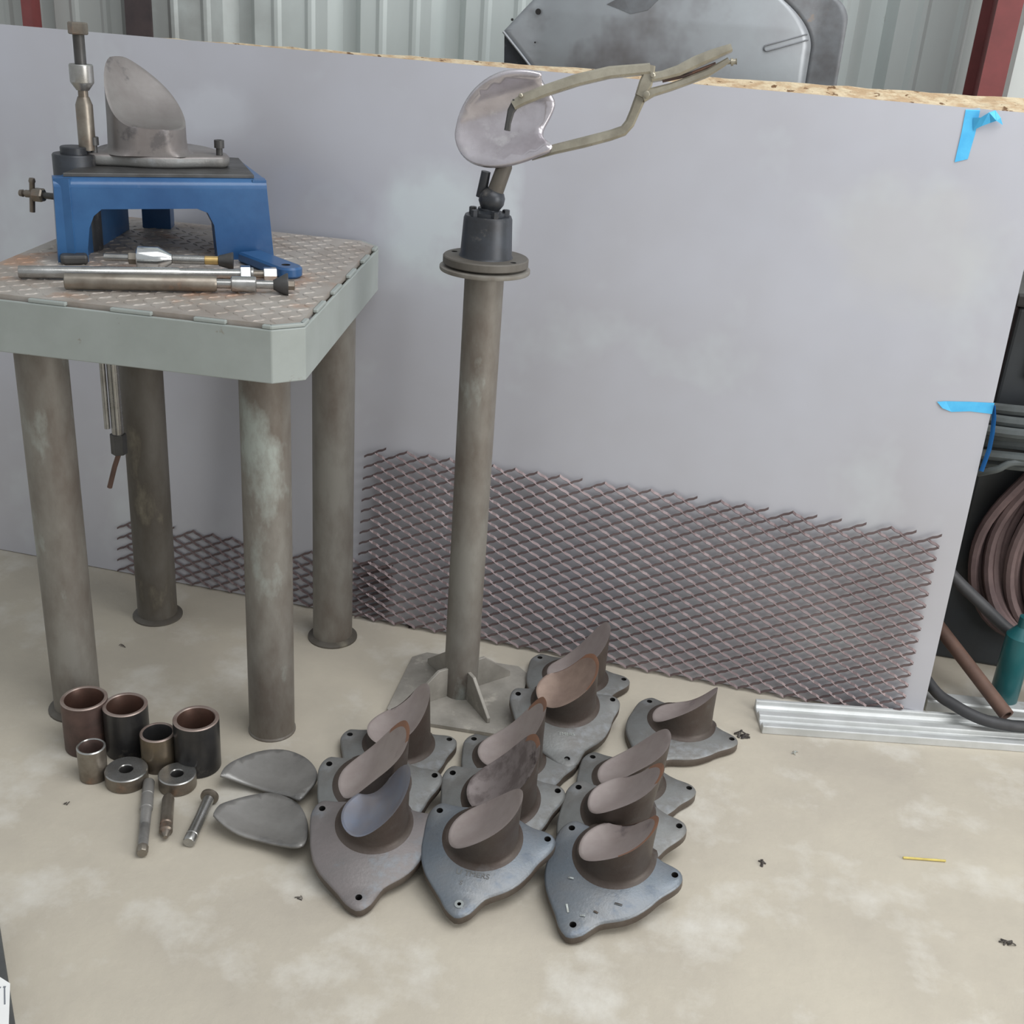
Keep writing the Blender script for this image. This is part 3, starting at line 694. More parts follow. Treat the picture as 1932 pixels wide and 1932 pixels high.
o.data.set_sharp_from_angle(angle=R(40))
# bolt-down lug, right
bm = bmesh.new(); lc = PZ(545, 505, TZ + .018); d_ = (Vector((lc.x, lc.y, 0)) - lg2).normalized(); L_ = (Vector((lc.x, lc.y, 0)) - lg2).length
hw = .026; pts = []
sd = Vector((-d_.y, d_.x, 0))
base_ = lg2 - d_ * .04
pts = [base_ - sd * hw] + [Vector((lc.x, lc.y, 0)) + (d_ * math.cos(t) + sd * math.sin(t)) * hw for t in [R(-90 + 18 * k) for k in range(11)]] + [base_ + sd * hw]
slab(bm, [tuple(v.xy) for v in pts], [circ(lc.x - .008, lc.y + .004, .009)], TZ + .001, TZ + .022, .004, 0, 0, 1)
build('mounting_lug', bm, ['blue', 'hole'], jig)
bm = bmesh.new(); f = PZ(112, 486, TZ + .01); box(bm, (f.x + .022, f.y + .015, TZ + .010), (.05, .05, .018), R(36)); tag(bevel(build('mounting_lug', bm, 'dark_steel', jig, smooth=False), .006, 3), 'dark unpainted lug')
# dark machined top plate
tp = [A_ + e1 * .020 + nin * .018, B_ - e1 * .022 + nin * .018, C_ + Vector((0, -.01, 0)), D_ + e1 * .02 + nin * .0]
bm = bmesh.new(); slab(bm, [tuple(v.xy) for v in tp], [], JT, JT + .007, .001, 0, 0); tag(build('top_plate', bm, 'dark_steel', jig, smooth=False), 'dark machined plate')
# corner boss with arbor
bc = Vector((-1.385, 2.075, 0))
bm = bmesh.new(); lathe(bm, [(0, 0), (0, .042), (.185, .042), (.188, .040), (.188, 0)], (bc.x, bc.y, TZ), (0, 0, 1), 36)
bs = build('corner_boss', bm, 'black_steel', jig)
bm = bmesh.new(); lathe(bm, [(0, 0), (0, .026), (.012, .026), (.014, .024), (.014, 0)], (bc.x, bc.y, TZ + .188), (0, 0, 1), 30); sub('cap', bm, 'black_steel', bs, jig)
sx, sy_ = -1.366, 2.094
bm = bmesh.new()
lathe(bm, [(0, 0), (0, .0165), (.085, .0165), (.100, .011), (.100, 0)], (sx, sy_, 1.125), (0, 0, 1), 28)
lathe(bm, [(0, 0), (0, .0095), (.10, .0095), (.10, 0)], (sx, sy_, 1.20), (0, 0, 1), 24)
ar_ = build('arbor', bm, 'worn', jig)
bm = bmesh.new(); lathe(bm, [(0, .0095), (0, .012), (.014, .022), (.016, .0225), (.046, .0225), (.048, .021), (.048, .0095)], (sx, sy_, 1.237), (0, 0, 1), 30); sub('collar', bm, 'bright', ar_, jig)
bm = bmesh.new(); lathe(bm, [(0, 0), (0, .011), (.062, .011), (.062, 0)], (sx, sy_, 1.28), (0, 0, 1), 24); sub('upper_shaft', bm, 'dark_steel', ar_, jig)
bm = bmesh.new(); lathe(bm, [(0, 0), (0, .0165), (.002, .0185), (.020, .0185), (.022, .0165), (.022, 0)], (sx, sy_, 1.338), (0, 0, 1), 6); sub('hex_nut', bm, 'worn', ar_, jig)
# clamp screw with cross handle
h0 = Vector((bc.x - .038, bc.y - .006, 1.030)); hd = Vector((-1, -.05, .0)).normalized()
bm = bmesh.new(); lathe(bm, [(0, 0), (0, .0065), (.036, .0065), (.036, 0)], h0, hd, 14); scw = build('clamp_screw', bm, 'dark_steel', jig)
bm = bmesh.new(); lathe(bm, [(0, 0), (0, .012), (.003, .0145), (.020, .0145), (.024, .011), (.024, 0)], h0 + hd * .034, hd, 6); sub('hex_hub', bm, 'worn', scw, jig)
hc = h0 + hd * .060
bm = bmesh.new(); lathe(bm, [(0, 0), (0, .0075), (.018, .0075), (.019, .006), (.019, 0)], h0 + hd * .056, hd, 14)
ups = Vector((.1, .0, 1)).normalized()
lathe(bm, [(0, 0), (0, .0055), (.058, .0055), (.062, .007), (.068, .0055), (.069, 0)], hc - ups * .036, ups, 14)
lathe(bm, [(0, 0), (0, .004), (.018, .004), (.020, .0075), (.027, .0065), (.030, 0)], hc, hd, 14); sub('cross_handle', bm, 'worn', scw, jig)
# the casting bolted on the jig
jc = Vector((-1.295, 2.226))
mid = (Vector((-1.355, 2.098)) + Vector((-1.153, 2.239))) / 2
SCL = .246 / .21; up2 = Vector((-.572, .820)); jc = mid + up2 * (.0606 * SCL)
jcast = casting('flanged_casting', (jc.x, jc.y), R(35 + 180), R(0), JT + .0075, .044, .155, R(-52), 2.0, 'jig_cast', 'jig_cast', 0, 'tall scooped casting bolted on top of the blue jig', SCL, group=None, bx=.014, by=.0, rb=.066, conc=.008, th=.020, msub='jig_cast', medge='plate')
for (x, y) in ((.121 * math.cos(R(30)), .0605), (-.121 * math.cos(R(30)), .0605)):
    bm = bmesh.new(); lathe(bm, [(-.004, 0), (-.004, .0058), (.012, .0058), (.012, .0088), (.025, .0088), (.0255, .008), (.0255, .0045), (.020, .0045), (.020, 0)], (x, y, .020), (0, 0, 1), 20)
    bmesh.ops.recalc_face_normals(bm, faces=bm.faces); me = bpy.data.meshes.new('cap_screw'); bm.to_mesh(me); bm.free()
    o = link('cap_screw', me, 'dark_steel', None); o.matrix_basis = jcast.matrix_basis.copy()
    tag(o, 'black socket cap screw in the jig casting, nearer the ' + ('arbor' if x > 0 else 'right end'), 'screw', 'cap screws holding the jig casting')
# ------------------------------------------------------------------ arbors lying on the table
def lying(name, label, p0, p1, parts, grp='arbors lying on the table'):
    p0, p1 = Vector(p0), Vector(p1); d = (p1 - p0).normalized()
    root = empty(name, (p0 + p1) / 2, label, 'tool', grp)
    for (nm, mk, prof, nn, lb) in parts:
        bm = bmesh.new(); lathe(bm, prof, p0, d, nn); o = build(nm, bm, mk, root)
        if lb: tag(o, lb)
    return root
def seg(a, b, r1, r2=None, c=.0012):
    r2 = r1 if r2 is None else r2
    return [(a, 0), (a, r1 - c), (a + c, r1), (b - c, r2), (b, r2 - c), (b, 0)]
def T1(px, py, z): return PZ(px, py, z)
z1 = TZ + .0015 + .024
a = T1(196, 485, z1); b = T1(452, 493, z1); L1 = (b - a).length
def fr(px): return (px - 196) / (452 - 196) * L1
lying('cone_arbor', 'rearmost of the three arbors on the table, with bright conical collar and brass band', a, b, [
    ('shaft', 'bright', seg(0, fr(440), .0070), 20, None), ('locknut', 'worn', seg(fr(242), fr(259), .0125), 6, None),
    ('cone', 'chrome', [(fr(258), 0), (fr(258), .021), (fr(260), .0232), (fr(298), .0232), (fr(323), .0090), (fr(323), 0)], 36, 'bright conical collar'),
    ('sleeve', 'bright', seg(fr(323), fr(386), .0085), 24, None), ('brass_band', 'brass', seg(fr(385), fr(412), .0085), 24, 'brass band'),
    ('flared_washer', 'dark_steel', [(fr(412), 0), (fr(412), .010), (fr(438), .017), (fr(440), .017), (fr(440), 0)], 30, None)])
z2 = TZ + .0015 + .0115
a = T1(35, 513, z2); b = T1(522, 518, z2); L2 = (b - a).length
def fr(px): return (px - 35) / (522 - 35) * L2
lying('long_arbor', 'longest arbor on the table, a plain bright bar with hex nuts at its right end', a, b, [
    ('shaft', 'bright', [(0, 0), (0, .0105), (.001, .0115), (fr(330), .0115), (fr(335), .0095), (fr(452), .0095), (fr(452), 0)], 28, None),
    ('threaded_end', 'worn', seg(fr(450), fr(500), .008), 16, None),
    ('hex_nut', 'chrome', seg(fr(450), fr(470), .0175), 6, None), ('washer', 'bright', seg(fr(470), fr(476), .0135), 24, None),
    ('square_head', 'chrome', seg(fr(496), fr(522), .0145), 6, None)])
z3 = TZ + .0015 + .0150
a = T1(122, 530, z3); b = T1(556, 538, z3); L3 = (b - a).length
def fr(px): return (px - 122) / (556 - 122) * L3
lying('stub_arbor', 'front arbor on the table, rusty at left, dark cone washer at right', a, b, [
    ('shaft', 'worn', [(0, 0), (0, .0135), (.0015, .015), (fr(400), .015), (fr(405), .013), (fr(405), 0)], 30, None),
    ('neck', 'bright', seg(fr(404), fr(434), .0085), 20, None), ('bearing_collar', 'bright', seg(fr(432), fr(481), .0145, None, .002), 30, None),
    ('spindle', 'bright', seg(fr(480), fr(518), .0075), 20, None),
    ('cone_washer', 'dark_steel', [(fr(514), 0), (fr(514), .009), (fr(540), .0215), (fr(543), .0215), (fr(543), 0)], 30, None),
    ('end_nut', 'worn', seg(fr(542), fr(556), .0095), 6, None)])
# ------------------------------------------------------------------ pedestal stand
SX, SY_ = -.541, 2.123
stand = empty('pedestal_stand', (SX, SY_, 0), 'tall steel pipe pedestal stand on a square base plate with four gussets', 'stand')
bm = bmesh.new()
bq = [PZ(815, 1378), PZ(918, 1390), PZ(992, 1262), PZ(768, 1252), PZ(742, 1290)]
BA = R(4); bm = bmesh.new(); 
hb = .142; cb = Vector((SX + .000, SY_ - .0, 0))
corner = [(-hb + .03, -hb), (hb - .03, -hb), (hb, -hb + .03), (hb, hb - .03), (hb - .03, hb), (-hb + .03, hb), (-hb, hb - .03), (-hb, -hb + .03)]
pp = [(cb.x + x * math.cos(BA) - y * math.sin(BA), cb.y + x * math.sin(BA) + y * math.cos(BA)) for x, y in corner]
slab(bm, pp, [], 0.0, .010, .001, 0, 0); o = build('base_plate', bm, 'dusty', stand, smooth=False)
bm = bmesh.new(); lathe(bm, [(0, 0), (0, .0385), (.964, .0385), (.964, 0)], (SX, SY_, .010), (0, 0, 1), 40); build('pole', bm, 'pipe', stand)
for k in range(4):
    a = BA + R(45 + 90 * k + (-6 if k == 3 else 0)); dv = Vector((math.cos(a), math.sin(a), 0)); pv = Vector((-dv.y, dv.x, 0))
    bm = bmesh.new(); prism(bm, [(.036, .0102), (.138, .0102), (.138, .022), (.062, .082), (.036, .082)], Vector((SX, SY_, 0)) - pv * .004, dv, UZ, pv, .008); bevel(build('gusset', bm, 'dusty', stand, smooth=False), .001, 1)
bm = bmesh.new(); lathe(bm, [(0, 0), (0, .087), (.002, .088), (.007, .088), (.008, .086), (.008, 0)], (SX, SY_, .974), (0, 0, 1), 48); build('lower_flange', bm, 'pipe', stand)
bm = bmesh.new(); slab(bm, circ(SX, SY_ + .003, .083, 48), [circ(SX + .062, SY_ - .028, .006), circ(SX - .066, SY_ + .012, .006), circ(SX + .01, SY_ + .068, .006)], .986, 1.002, .002, 0, 0, 1); build('upper_flange', bm, ['pipe_dark', 'hole'], stand)
bm = bmesh.new(); lathe(bm, [(0, 0), (0, .0525), (.004, .050), (.072, .0465), (.078, .044), (.078, .034), (.072, .033), (.072, 0)], (SX, SY_ + .002, 1.002), (0, 0, 1), 44); hub = build('hub', bm, 'black_steel', stand)
bm = bmesh.new(); lathe(bm, [(0, 0), (0, .033), (.012, .033), (.016, .020), (.020, .020), (.020, 0)], (SX, SY_, 1.074), (0, 0, 1), 30); build('ball_retainer', bm, 'black_steel', stand)
for k in range(5):
    a = R(20 + 72 * k); bm = bmesh.new(); lathe(bm, [(0, 0), (0, .0075), (.012, .0075), (.013, .006), (.013, 0)], (SX + .034 * math.cos(a), SY_ + .034 * math.sin(a), 1.079), (0, 0, 1), 6); build('retainer_bolt', bm, 'black_steel', stand)
bj = Vector((SX + .006, SY_ - .001, 1.112))
bm = bmesh.new(); lathe(bm, [(-.026, 0), (-.024, .012), (-.018, .019), (-.008, .0245), (.004, .0245), (.012, .021), (.018, .014), (.021, 0)], bj, (0.15, 0, 1), 28); build('swivel_ball', bm, 'black_steel', stand)
bm = bmesh.new(); lathe(bm, [(0, 0), (0, .010), (.040, .009), (.048, .009), (.048, 0)], bj + Vector((-.022, .002, .0)), (.15, 0, 1), 16); build('lock_pin', bm, 'black_steel', stand)
rd = Vector((.30, .05, 1)).normalized()
bm = bmesh.new(); lathe(bm, [(0, 0), (0, .0155), (.060, .0145), (.064, .013), (.064, 0)], bj + Vector((.003, 0, .004)), rd, 24)
build('inclined_post', bm, 'pipe_dark', stand)
def curved_sheet(bm, out2, f3, step=.012):
    """triangulated sheet inside a 2-D outline, f3(a, b) -> Vector"""
    n = len(out2); coords = [Vector(p) for p in out2]
    xs = [p[0] for p in out2]; ys = [p[1] for p in out2]
    x = min(xs)
    while x < max(xs):
        y = min(ys)
        while y < max(ys):
            if inpoly((x, y), out2) and min((Vector((x, y)) - c).length for c in coords[:n]) > step * .55: coords.append(Vector((x, y)))
            y += step
        x += step
    vs, es, fs, _, _, _ = geometry.delaunay_2d_cdt(coords, [(i, (i + 1) % n) for i in range(n)], [], 0, 1e-7)
    bv = [bm.verts.new(f3(v.x, v.y)) for v in vs]
    for f in fs:
        c = sum((vs[i] for i in f), Vector((0, 0))) / len(f)
        if inpoly((c.x, c.y), out2): bm.faces.new([bv[i] for i in f])
    for v in list(bm.verts):
        if not v.link_faces: bm.verts.remove(v)
# ------------------------------------------------------------------ dish plate clamped on the stand
dpx = [(1022, 139), (1000, 134), (975, 133), (945, 138), (915, 153), (888, 178), (868, 212), (859, 245), (860, 268), (869, 289), (886, 304), (908, 312), (936, 314), (968, 309), (1005, 297), (1043, 279),
       (1026, 262), (1024, 246), (1035, 225), (1043, 208), (1046, 194), (1040, 180), (1030, 165), (1022, 152)]
YC = 2.135
def dishY(x, z, cx0=-.52, cz0=1.245):
    dx, dz = x - cx0, z - cz0
    return YC + .30 * dz - .10 * dx + .030 - 7.5 * (dz - .35 * dx) ** 2 - 1.5 * dx * dx
pts = []
for (px, py) in dpx:
    y = YC
    for _ in range(8):
        q = PY(px, py, y); y = dishY(q.x, q.z)
    pts.append(PY(px, py, y))
pts = smooth_path(pts + [pts[0]], 3)[:-1]
cxx = sum(p.x for p in pts) / len(pts); czz = sum(p.z for p in pts) / len(pts)
bm = bmesh.new(); curved_sheet(bm, [(p.x, p.z) for p in pts], lambda x, z: Vector((x, dishY(x, z), z)))
o = build('saddle_plate', bm, 'dish', loc=(cxx, YC, czz))
s = o.modifiers.new('solid', 'SOLIDIFY'); s.thickness = .008; s.offset = 0
tag(o, 'shiny dished steel plate held by the locking clamp on the pedestal stand', 'steel plate')
# ------------------------------------------------------------------ locking clamp
cl = empty('locking_clamp', PY(1215, 160, 2.11), 'long jawed locking clamp gripping the dished plate above the stand', 'clamp')
def pp2(px, py, y): return PY(px, py, y)
NV = (0.2, -1, .25)
def fy(px): return 2.085 + (px - 957) * .00011
def front(lst): return [PY(px, py, fy(px)) for px, py in lst]
bm = bmesh.new(); bar(bm, front([(968, 200), (985, 189), (1030, 171), (1090, 151), (1150, 137), (1226, 130)]), [.016, .019, .0195, .0205, .020, .018], .016, NV); uj = build('upper_jaw', bm, 'clamp', cl)
bm = bmesh.new(); bar(bm, front([(957, 246), (959, 232), (964, 210), (975, 192)]), [.011, .010, .013, .016], .012, NV); sub('jaw_tip', bm, 'dark_steel', uj, cl)
bm = bmesh.new(); bar(bm, front([(1228, 124), (1224, 140), (1218, 158), (1206, 182)]), [.016, .020, .024, .016], .013, NV); build('jaw_knee', bm, 'clamp', cl)
def fy2(px): return 2.100 + (px - 957) * .00008
low = [(1215, 170), (1206, 190), (1197, 212), (1188, 233), (1176, 247), (1150, 256), (1100, 269), (1045, 282), (1003, 298)]
bm = bmesh.new(); bar(bm, [PY(px, py, fy2(px) + (.03 if px < 1020 else 0)) for px, py in low], [.022, .020, .018, .018, .018, .018, .0185, .017, .009], .016, NV); build('lower_jaw', bm, 'clamp', cl)
bm = bmesh.new(); bar(bm, front([(1228, 147), (1250, 143), (1280, 134), (1312, 118), (1345, 104), (1379, 91)]), [.015, .015, .018, .020, .018, .013], .020, NV); build('fixed_handle', bm, 'clamp', cl)
bm = bmesh.new(); bar(bm, front([(1212, 184), (1232, 174), (1264, 165), (1300, 152), (1335, 138), (1362, 122), (1374, 114)]), [.018, .015, .013, .013, .013, .011, .009], .015, NV); build('release_lever', bm, 'clamp', cl)
bm = bmesh.new(); bar(bm, front([(1250, 153), (1290, 144), (1330, 128), (1350, 120)]), .005, .006, NV); build('toggle_link', bm, 'tube_rust', cl)
a, b = PY(1362, 119, fy(1362)), PY(1390, 116, fy(1390)); bm = bmesh.new(); L_ = (b - a).length
lathe(bm, [(0, 0), (0, .0035), (L_ * .6, .0035), (L_ * .6, .0065), (L_ * .75, .0065), (L_ * .78, .0045), (L_ * .92, .0045), (L_, .006), (L_ * 1.03, 0)], a, b - a, 14); build('adjusting_screw', bm, 'clamp', cl)
for (px, py, r_) in ((1220, 178, .006), (1232, 142, .0045), (983, 180, .004)):
    p = PY(px, py, fy(px) - .008); bm = bmesh.new(); lathe(bm, [(0, 0), (0, r_), (.003, r_), (.004, r_ * .7), (.004, 0)], p, (0, -1, 0), 16); build('rivet', bm, 'clamp', cl)
# ------------------------------------------------------------------ sleeves, rings and pins on the floor
def sleeve(px, py_front, rad, h, wall, mk, mrim, min_, label, name='steel_sleeve', grp='steel sleeves standing on the floor', cat='sleeve', taper=1.0):
    c = PZ(px, py_front); d = Vector((c.x, c.y, 0)).normalized(); c = c + d * rad
    root_loc = (c.x, c.y, 0)
    bm = bmesh.new(); ri = rad - wall; b_ = .002
    prof = [(0, ri), (0, rad * taper - b_), (b_, rad * taper), (h - b_, rad), (h, rad - b_), (h, ri + b_ * .7), (h - b_, ri), (0, ri)]
    lathe(bm, prof, (c.x, c.y, 0), (0, 0, 1), 48, [0, 0, 0, 1, 1, 1, 2])
    o = build(name, bm, [mk, mrim, min_], loc=root_loc); tag(o, label, cat, grp); return o
sleeve(170, 1430, .0455, .116, .0075, 'tube_rust', 'tube_rim', 'copper', 'rusty brown steel sleeve at the left end of the group, beside the table leg')
sleeve(245, 1437, .0440, .110, .0080, 'tube_black', 'tube_rim', 'copper', 'black steel sleeve second from the left, right of the rusty one')
sleeve(303, 1462, .0345, .080, .0060, 'tube_tan', 'tube_rim', 'tube_black', 'shorter tan steel sleeve between the two black ones')
sleeve(376, 1470, .0450, .116, .0085, 'tube_black', 'tube_rim', 'copper', 'black steel sleeve at the right with a coppery inside')
sleeve(179, 1481, .0275, .074, .0048, 'worn', 'bright', 'tube_rust', 'smallest bright steel sleeve standing in front at left', taper=.97)
sleeve(242, 1498, .0410, .030, .0280, 'worn', 'bright', 'tube_black', 'thick steel ring on the floor nearer the small bright sleeve', 'steel_ring', 'thick steel rings on the floor', 'ring')
sleeve(337, 1504, .0365, .030, .0245, 'worn', 'bright', 'tube_black', 'thick steel ring on the floor in front of the right black sleeve', 'steel_ring', 'thick steel rings on the floor', 'ring')
def pin(name, label, p0, p1, prof, mk, parts=(), roll=0):
    p0, p1 = Vector(p0), Vector(p1); d = p1 - p0; L_ = d.length
    root = empty(name, (p0 + p1) / 2, label, 'pin', 'steel pins lying on the floor')
    bm = bmesh.new(); lathe(bm, [(t * L_, r) for t, r in prof], p0, d, 28); build('shank', bm, mk, root)
    for (nm, pr, n_, mk2) in parts:
        bm = bmesh.new(); lathe(bm, [(t * L_, r) for t, r in pr], p0, d, n_); build(nm, bm, mk2, root)
p0 = PZ(281, 1475, .012); p1 = PZ(268, 1610, .012)
pin('stepped_pin', 'longest stepped grey steel pin on the floor, its head by the left ring', p0, p1,
    [(0, 0), (0, .010), (.01, .011), (.20, .0115), (.205, .0105), (.225, .0105), (.23, .0120), (.40, .0120), (.405, .0105), (.62, .0098), (.625, .0092), (.64, .0092), (.645, .0098), (.93, .0095), (.93, 0)], 'petal',
    [('square_end', [(.92, 0), (.92, .0105), (.99, .0105), (1.0, .009), (1.0, 0)], 8, 'worn')])
p0 = PZ(318, 1500, .012); p1 = PZ(312, 1580, .012)
pin('short_pin', 'short mauve grey steel pin with pointed end between the two longer pins', p0, p1,
    [(0, 0), (0, .006), (.06, .010), (.12, .0118), (.70, .0118), (.72, .0100), (.75, .0100), (.76, .0122), (.86, .0122), (.88, .009), (.94, .007), (1.0, .004), (1.0, 0)], 'worn')
p0 = PZ(397, 1500, .0175); p1 = PZ(356, 1590, .012)
pin('headed_pin', 'bright steel pin with a round flanged head, leaning toward the curved plates', p0, p1,
    [(0, 0), (.10, .011), (.55, .0105), (.85, .0115), (.86, .0105), (.88, .0105), (.89, .0118), (.98, .0115), (1.0, .010), (1.0, 0)], 'bright',
    [('flanged_head', [(0, 0), (0, .015), (.02, .0175), (.055, .0175), (.075, .013), (.075, 0)], 28, 'worn')])
# ------------------------------------------------------------------ two curved plates on the floor
def petal(label, px, lift):
    base = [PZ(x, y, .03) for x, y in px]
    cx0 = sum(p.x for p in base) / len(base); cy0 = sum(p.y for p in base) / len(base)
    def zf(x, y): return lift(x - cx0, y - cy0)
    out = []
    for (x, y) in px:
        z = .03
        for _ in range(8):
            q = PZ(x, y, z); z = zf(q.x, q.y)
        out.append(PZ(x, y, z))
    out = smooth_path(out + [out[0]], 3)[:-1]
    bm = bmesh.new(); curved_sheet(bm, [(p.x, p.y) for p in out], lambda x, y: Vector((x, y, zf(x, y))))
    o = build('curved_plate', bm, 'petal', loc=(cx0, cy0, 0))
    s = o.modifiers.new('solid', 'SOLIDIFY'); s.thickness = .005; s.offset = -1 
    return tag(o, label, 'steel plate', 'curved plates on the floor')
petal('curved leaf shaped steel plate lying just in front of the table leg',
      [(415, 1466), (421, 1452), (440, 1438), (475, 1424), (510, 1417), (545, 1419), (575, 1431), (593, 1447), (600, 1463), (596, 1478), (582, 1495), (566, 1511), (548, 1506), (520, 1500), (480, 1488), (440, 1474), (422, 1468)],
      lambda x, y: .010 + 2.6 * x * x + 1.2 * y * y)
petal('curved leaf shaped steel plate lying nearer the front, beside the left casting row',
      [(402, 1540), (405, 1530), (420, 1518), (460, 1506), (500, 1499), (530, 1503), (560, 1517), (576, 1538), (582, 1562), (580, 1585), (572, 1597), (556, 1601), (530, 1598), (490, 1589), (450, 1577), (420, 1558)],
      lambda x, y: .012 + 2.2 * x * x + .16 * max(0, -y - .2 * x) + 1.0 * y * y)
# ------------------------------------------------------------------ right side clutter
prof_c = [(.0, 0), (.102, 0), (.102, .026), (.092, .026), (.092, .016), (.086, .010), (.066, .010), (.062, .020), (.044, .020), (.040, .008), (.020, .008), (.016, .020), (.0, .020)]
bm = bmesh.new(); extrude_profile(bm, prof_c, (.140, 2.200, 0), (1.30, 2.455, 0)); o = build('aluminium_channel', bm, 'alu', loc=(.7, 2.3, 0), smooth=False); bevel(o, .002, 2)
tag(o, 'long pale aluminium channel lying on the floor in front of the sheet corner', 'metal profile')
bm = bmesh.new(); extrude_profile(bm, [(0, 0), (.045, 0), (.045, .028), (.040, .030), (.005, .030), (0, .027)], (.512, 2.425, 0), (1.40, 2.55, 0)); o = build('aluminium_rail', bm, 'alu', loc=(.9, 2.48, 0), smooth=False); bevel(o, .002, 2)
tag(o, 'short white aluminium rail behind the channel, under the black hose', 'metal profile')
# cabinet
cab = empty('welding_machine', (.95, 2.86, 0), 'dark grey machine cabinet in shade behind the coils at right edge', 'machine')
bm = bmesh.new(); box(bm, (.965, 2.84, .455), (.84, .28, .91)); bevel(build('housing', bm, 'cabinet', cab, smooth=False), .01, 3)
bm = bmesh.new(); box(bm, (.965, 2.694, .80), (.74, .012, .10)); bevel(build('control_strip', bm, 'case', cab, smooth=False), .004, 2)
bm = bmesh.new(); box(bm, (.965, 2.84, .925), (.86, .295, .03)); bevel(build('lid', bm, 'tube_black', cab, smooth=False), .006, 2)
# mauve hose coil hung from the cabinet
coil = empty('hose_coil', (.80, 2.66, .33), 'coil of mauve brown hose hanging at the right edge, tied at its top', 'hose')
bm = bmesh.new(); 
for i in range(12):
    ax, az = .142, .225 - .003 * (i % 3); cxh, czh = .722 + .0155 * i, .345 + .004 * (i % 4)
    pts = []
    for k in range(44):
        t = 2 * math.pi * k / 44; s_ = math.sin(t); x = cxh + ax * math.cos(t)
        g = max(0, s_) ** 2; x = x + (.655 + .006 * i - x) * g * .6
        pts.append((x, 2.66 + .016 * math.sin(i * 2.1) + .010 * math.sin(t * 2 + i), czh + az * s_))
    bm = bmesh.new(); tube(bm, pts, .0128, 8, closed=True); build('loop', bm, 'hose_mauve', coil)
bm = bmesh.new()
tube(bm, smooth_path([PY(1845, 893, 2.62), PY(1880, 886, 2.60), PY(1932, 874, 2.60), (.80, 2.60, .55), (.95, 2.62, .50), (.95, 2.70, .48)], 5), .008, 8); tag(build('tie', bm, 'hose_grey', coil), 'grey cord tie')
# grey cable bundle across the top
cb_ = empty('cable_bundle', (.80, 2.70, .62), 'bundle of grey cables draped sideways above the mauve hose coil', 'cable')
for i in range(7):
    z = .565 + .021 * i; bm = bmesh.new(); y = 2.645 - .018 * math.sin(i * 1.9)
    tube(bm, smooth_path([(.50, y + .02, z - .015), (.60, y - .02, z + .004 * math.sin(i)), (.72, y - .03, z + .012), (.90, y, z + .01), (1.10, y + .03, z - .03)], 5), .0125, 8); build('cable', bm, 'hose_grey', cb_)
# loose hoses
bm = bmesh.new(); tube(bm, smooth_path([(.44, 2.60, .36), PY(1803, 1092, 2.58), PY(1850, 1138, 2.57), PY(1895, 1182, 2.56), PY(1940, 1220, 2.55), (.86, 2.53, .03), (1.0, 2.52, .0155), (1.3, 2.55, .0155)], 5), .0145, 12)
tag(build('rubber_hose', bm, 'hose_black', loc=(.8, 2.55, 0)), 'upper dark rubber hose sloping down from behind the sheet edge', 'hose')
a, b = PY(1768, 1178, 2.60), PZ(1900, 1350, .050)
bm = bmesh.new(); d = (b - a); a2 = a - d * .25
lathe(bm, [(0, .011), (0, .0165), ((b - a2).length, .0165), ((b - a2).length, .011), (0, .011)], a2, b - a2, 20)
tag(build('rusty_pipe', bm, 'rust_pipe', loc=tuple(b)), 'rusty brown pipe slanting down onto the floor rail at right', 'pipe')
bm = bmesh.new(); tube(bm, smooth_path([(.44, 2.60, .10), PZ(1758, 1296, .06), PZ(1800, 1330, .052), PZ(1850, 1356, .047), PZ(1900, 1368, .045), PZ(1945, 1372, .045), (1.0, 2.43, .045), (1.3, 2.46, .045)], 5), .0135, 12)
tag(build('rubber_hose', bm, 'hose_black', loc=(.8, 2.45, 0)), 'lower black rubber hose curving over the white rail on the floor', 'hose')
p = PY(1926, 1100, 2.50); bm = bmesh.new(); lathe(bm, [(0, 0), (0, .028), (.006, .032), (.20, .032), (.225, .014), (.25, .014), (.252, 0)], (p.x + .032, 2.50, 0.0), (0, 0, 1), 30)
tag(build('teal_bottle', bm, 'teal', loc=(p.x + .032, 2.50, 0)), 'teal plastic container cut off by the right edge of the picture', 'container')
# ------------------------------------------------------------------ case with paper at lower left
e_a, e_b = PZ(-2, 1735, .05), PZ(31, 1945, .05); d = (e_b - e_a); d.normalize(); s = Vector((d.y, -d.x, 0)); 
if s.x > 0: s = -s
s.normalize(); d = Vector((d.x, d.y, 0)).normalized()
case = empty('tool_case', (e_a.x - .15, e_a.y - .1, 0), 'dark grey flat case with papers at the lower left corner', 'case')
bm = bmesh.new(); q = [e_a - d * .05, e_b + d * .25, e_b + d * .25 + s * .30, e_a - d * .05 + s * .30]
slab(bm, [tuple(v.xy) for v in q][::-1], [], 0, .048, .002, 0, 0); o = build('case_body', bm, 'case', case, smooth=False)
bm = bmesh.new(); q = [PZ(-8, 1838, .0495), PZ(19, 1855, .0495), PZ(16, 1945, .0495), PZ(-20, 1990, .0495)]
slab(bm, [tuple(v.xy) for v in q], [], .0482, .0492, 0, 0, 0); o2 = build('paper_sheet', bm, 'paper', loc=(q[1].x, q[1].y, .0486), smooth=False)
tag(o2, 'white printed paper lying on the dark case, lower left corner', 'paper')
bm = bmesh.new()
for (xa, ya, xb, yb, wd) in ((6, 1862, 11, 1862, .003), (8.5, 1862, 9, 1895, .0022), (-6, 1862, 1, 1864, .004)):
    a, b = PZ(xa, ya, .0494), PZ(xb, yb, .0494); bar(bm, [a, b], wd, .0003, (0, 0, 1))
bm2 = bm
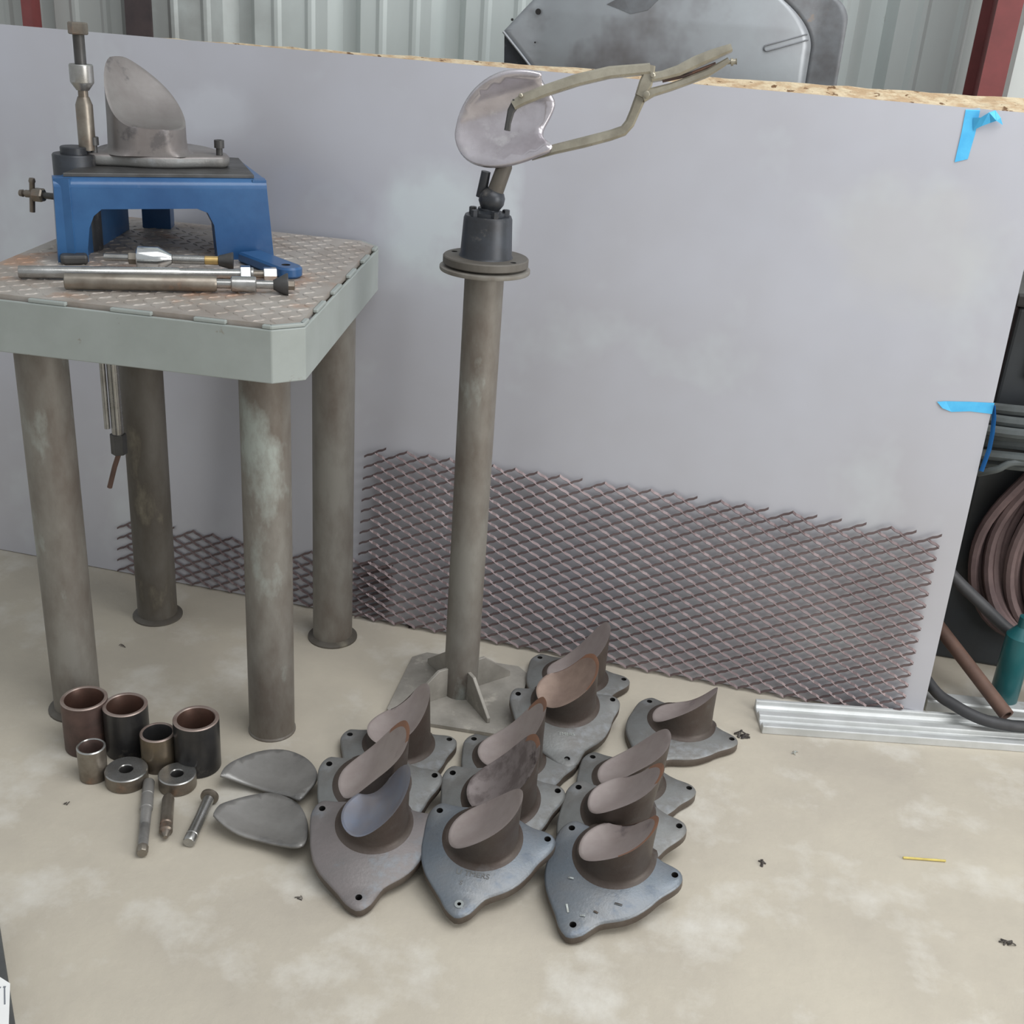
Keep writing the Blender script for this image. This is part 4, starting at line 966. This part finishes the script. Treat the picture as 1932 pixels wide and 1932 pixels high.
for v in bm2.verts: v.co -= Vector((q[1].x, q[1].y, .0486))
me = bpy.data.meshes.new('print'); bm2.to_mesh(me); bm2.free(); link('print', me, 'ink', o2, False)
# ------------------------------------------------------------------ floor litter
a, b = PZ(1704, 1618, .003), PZ(1784, 1624, .003); bm = bmesh.new(); lathe(bm, [(0, 0), (0, .0022), ((b - a).length, .0022), ((b - a).length, 0)], a, b - a, 8)
tag(build('straw_stick', bm, 'straw', loc=(a.x, a.y, 0)), 'thin yellow stick lying alone on the floor at right', 'stick')
def chip(name, px, py, size, mk, label, cat='scrap', k=5, seed=0):
    rnd = random.Random(seed); c = PZ(px, py, .003); bm = bmesh.new()
    for i in range(k):
        a = rnd.uniform(0, 6.28); l = size * rnd.uniform(.5, 1); x, y = c.x + rnd.uniform(-1, 1) * size * .4, c.y + rnd.uniform(-1, 1) * size * .4
        bar(bm, [(x - math.cos(a) * l / 2, y - math.sin(a) * l / 2, .0015), (x, y, .0015 + rnd.uniform(.001, .3) * size), (x + math.cos(a) * l / 2, y + math.sin(a) * l / 2, .0015)], size * .14, size * .07, (0, 0, 1))
    tag(build(name, bm, mk, loc=(c.x, c.y, 0)), label, cat)
chip('metal_swarf', 1398, 1387, .032, 'scrap', 'dark curled swarf by the end of the aluminium channel', k=7, seed=3)
chip('metal_scrap', 1499, 1420, .014, 'weld', 'small white scrap on the floor in front of the channel', k=4, seed=5)
chip('metal_swarf', 1443, 1630, .020, 'scrap', 'dark crumbs on the floor right of the front castings', k=5, seed=8)
chip('metal_swarf', 1905, 1780, .022, 'scrap', 'dark swarf near the lower right edge of the floor', k=5, seed=9)
chip('metal_chip', 230, 1218, .014, 'scrap', 'dark chip on the floor under the table', k=3, seed=11)
chip('metal_chip', 565, 1692, .012, 'scrap', 'small dark chip left of the front left casting', k=3, seed=12)
chip('metal_chip', 125, 1516, .012, 'scrap', 'small dark chip on the floor left of the sleeves', k=3, seed=13)
chip('metal_swarf', 772, 1180, .020, 'scrap', 'dark swarf at the foot of the mesh left of the stand', k=5, seed=15)
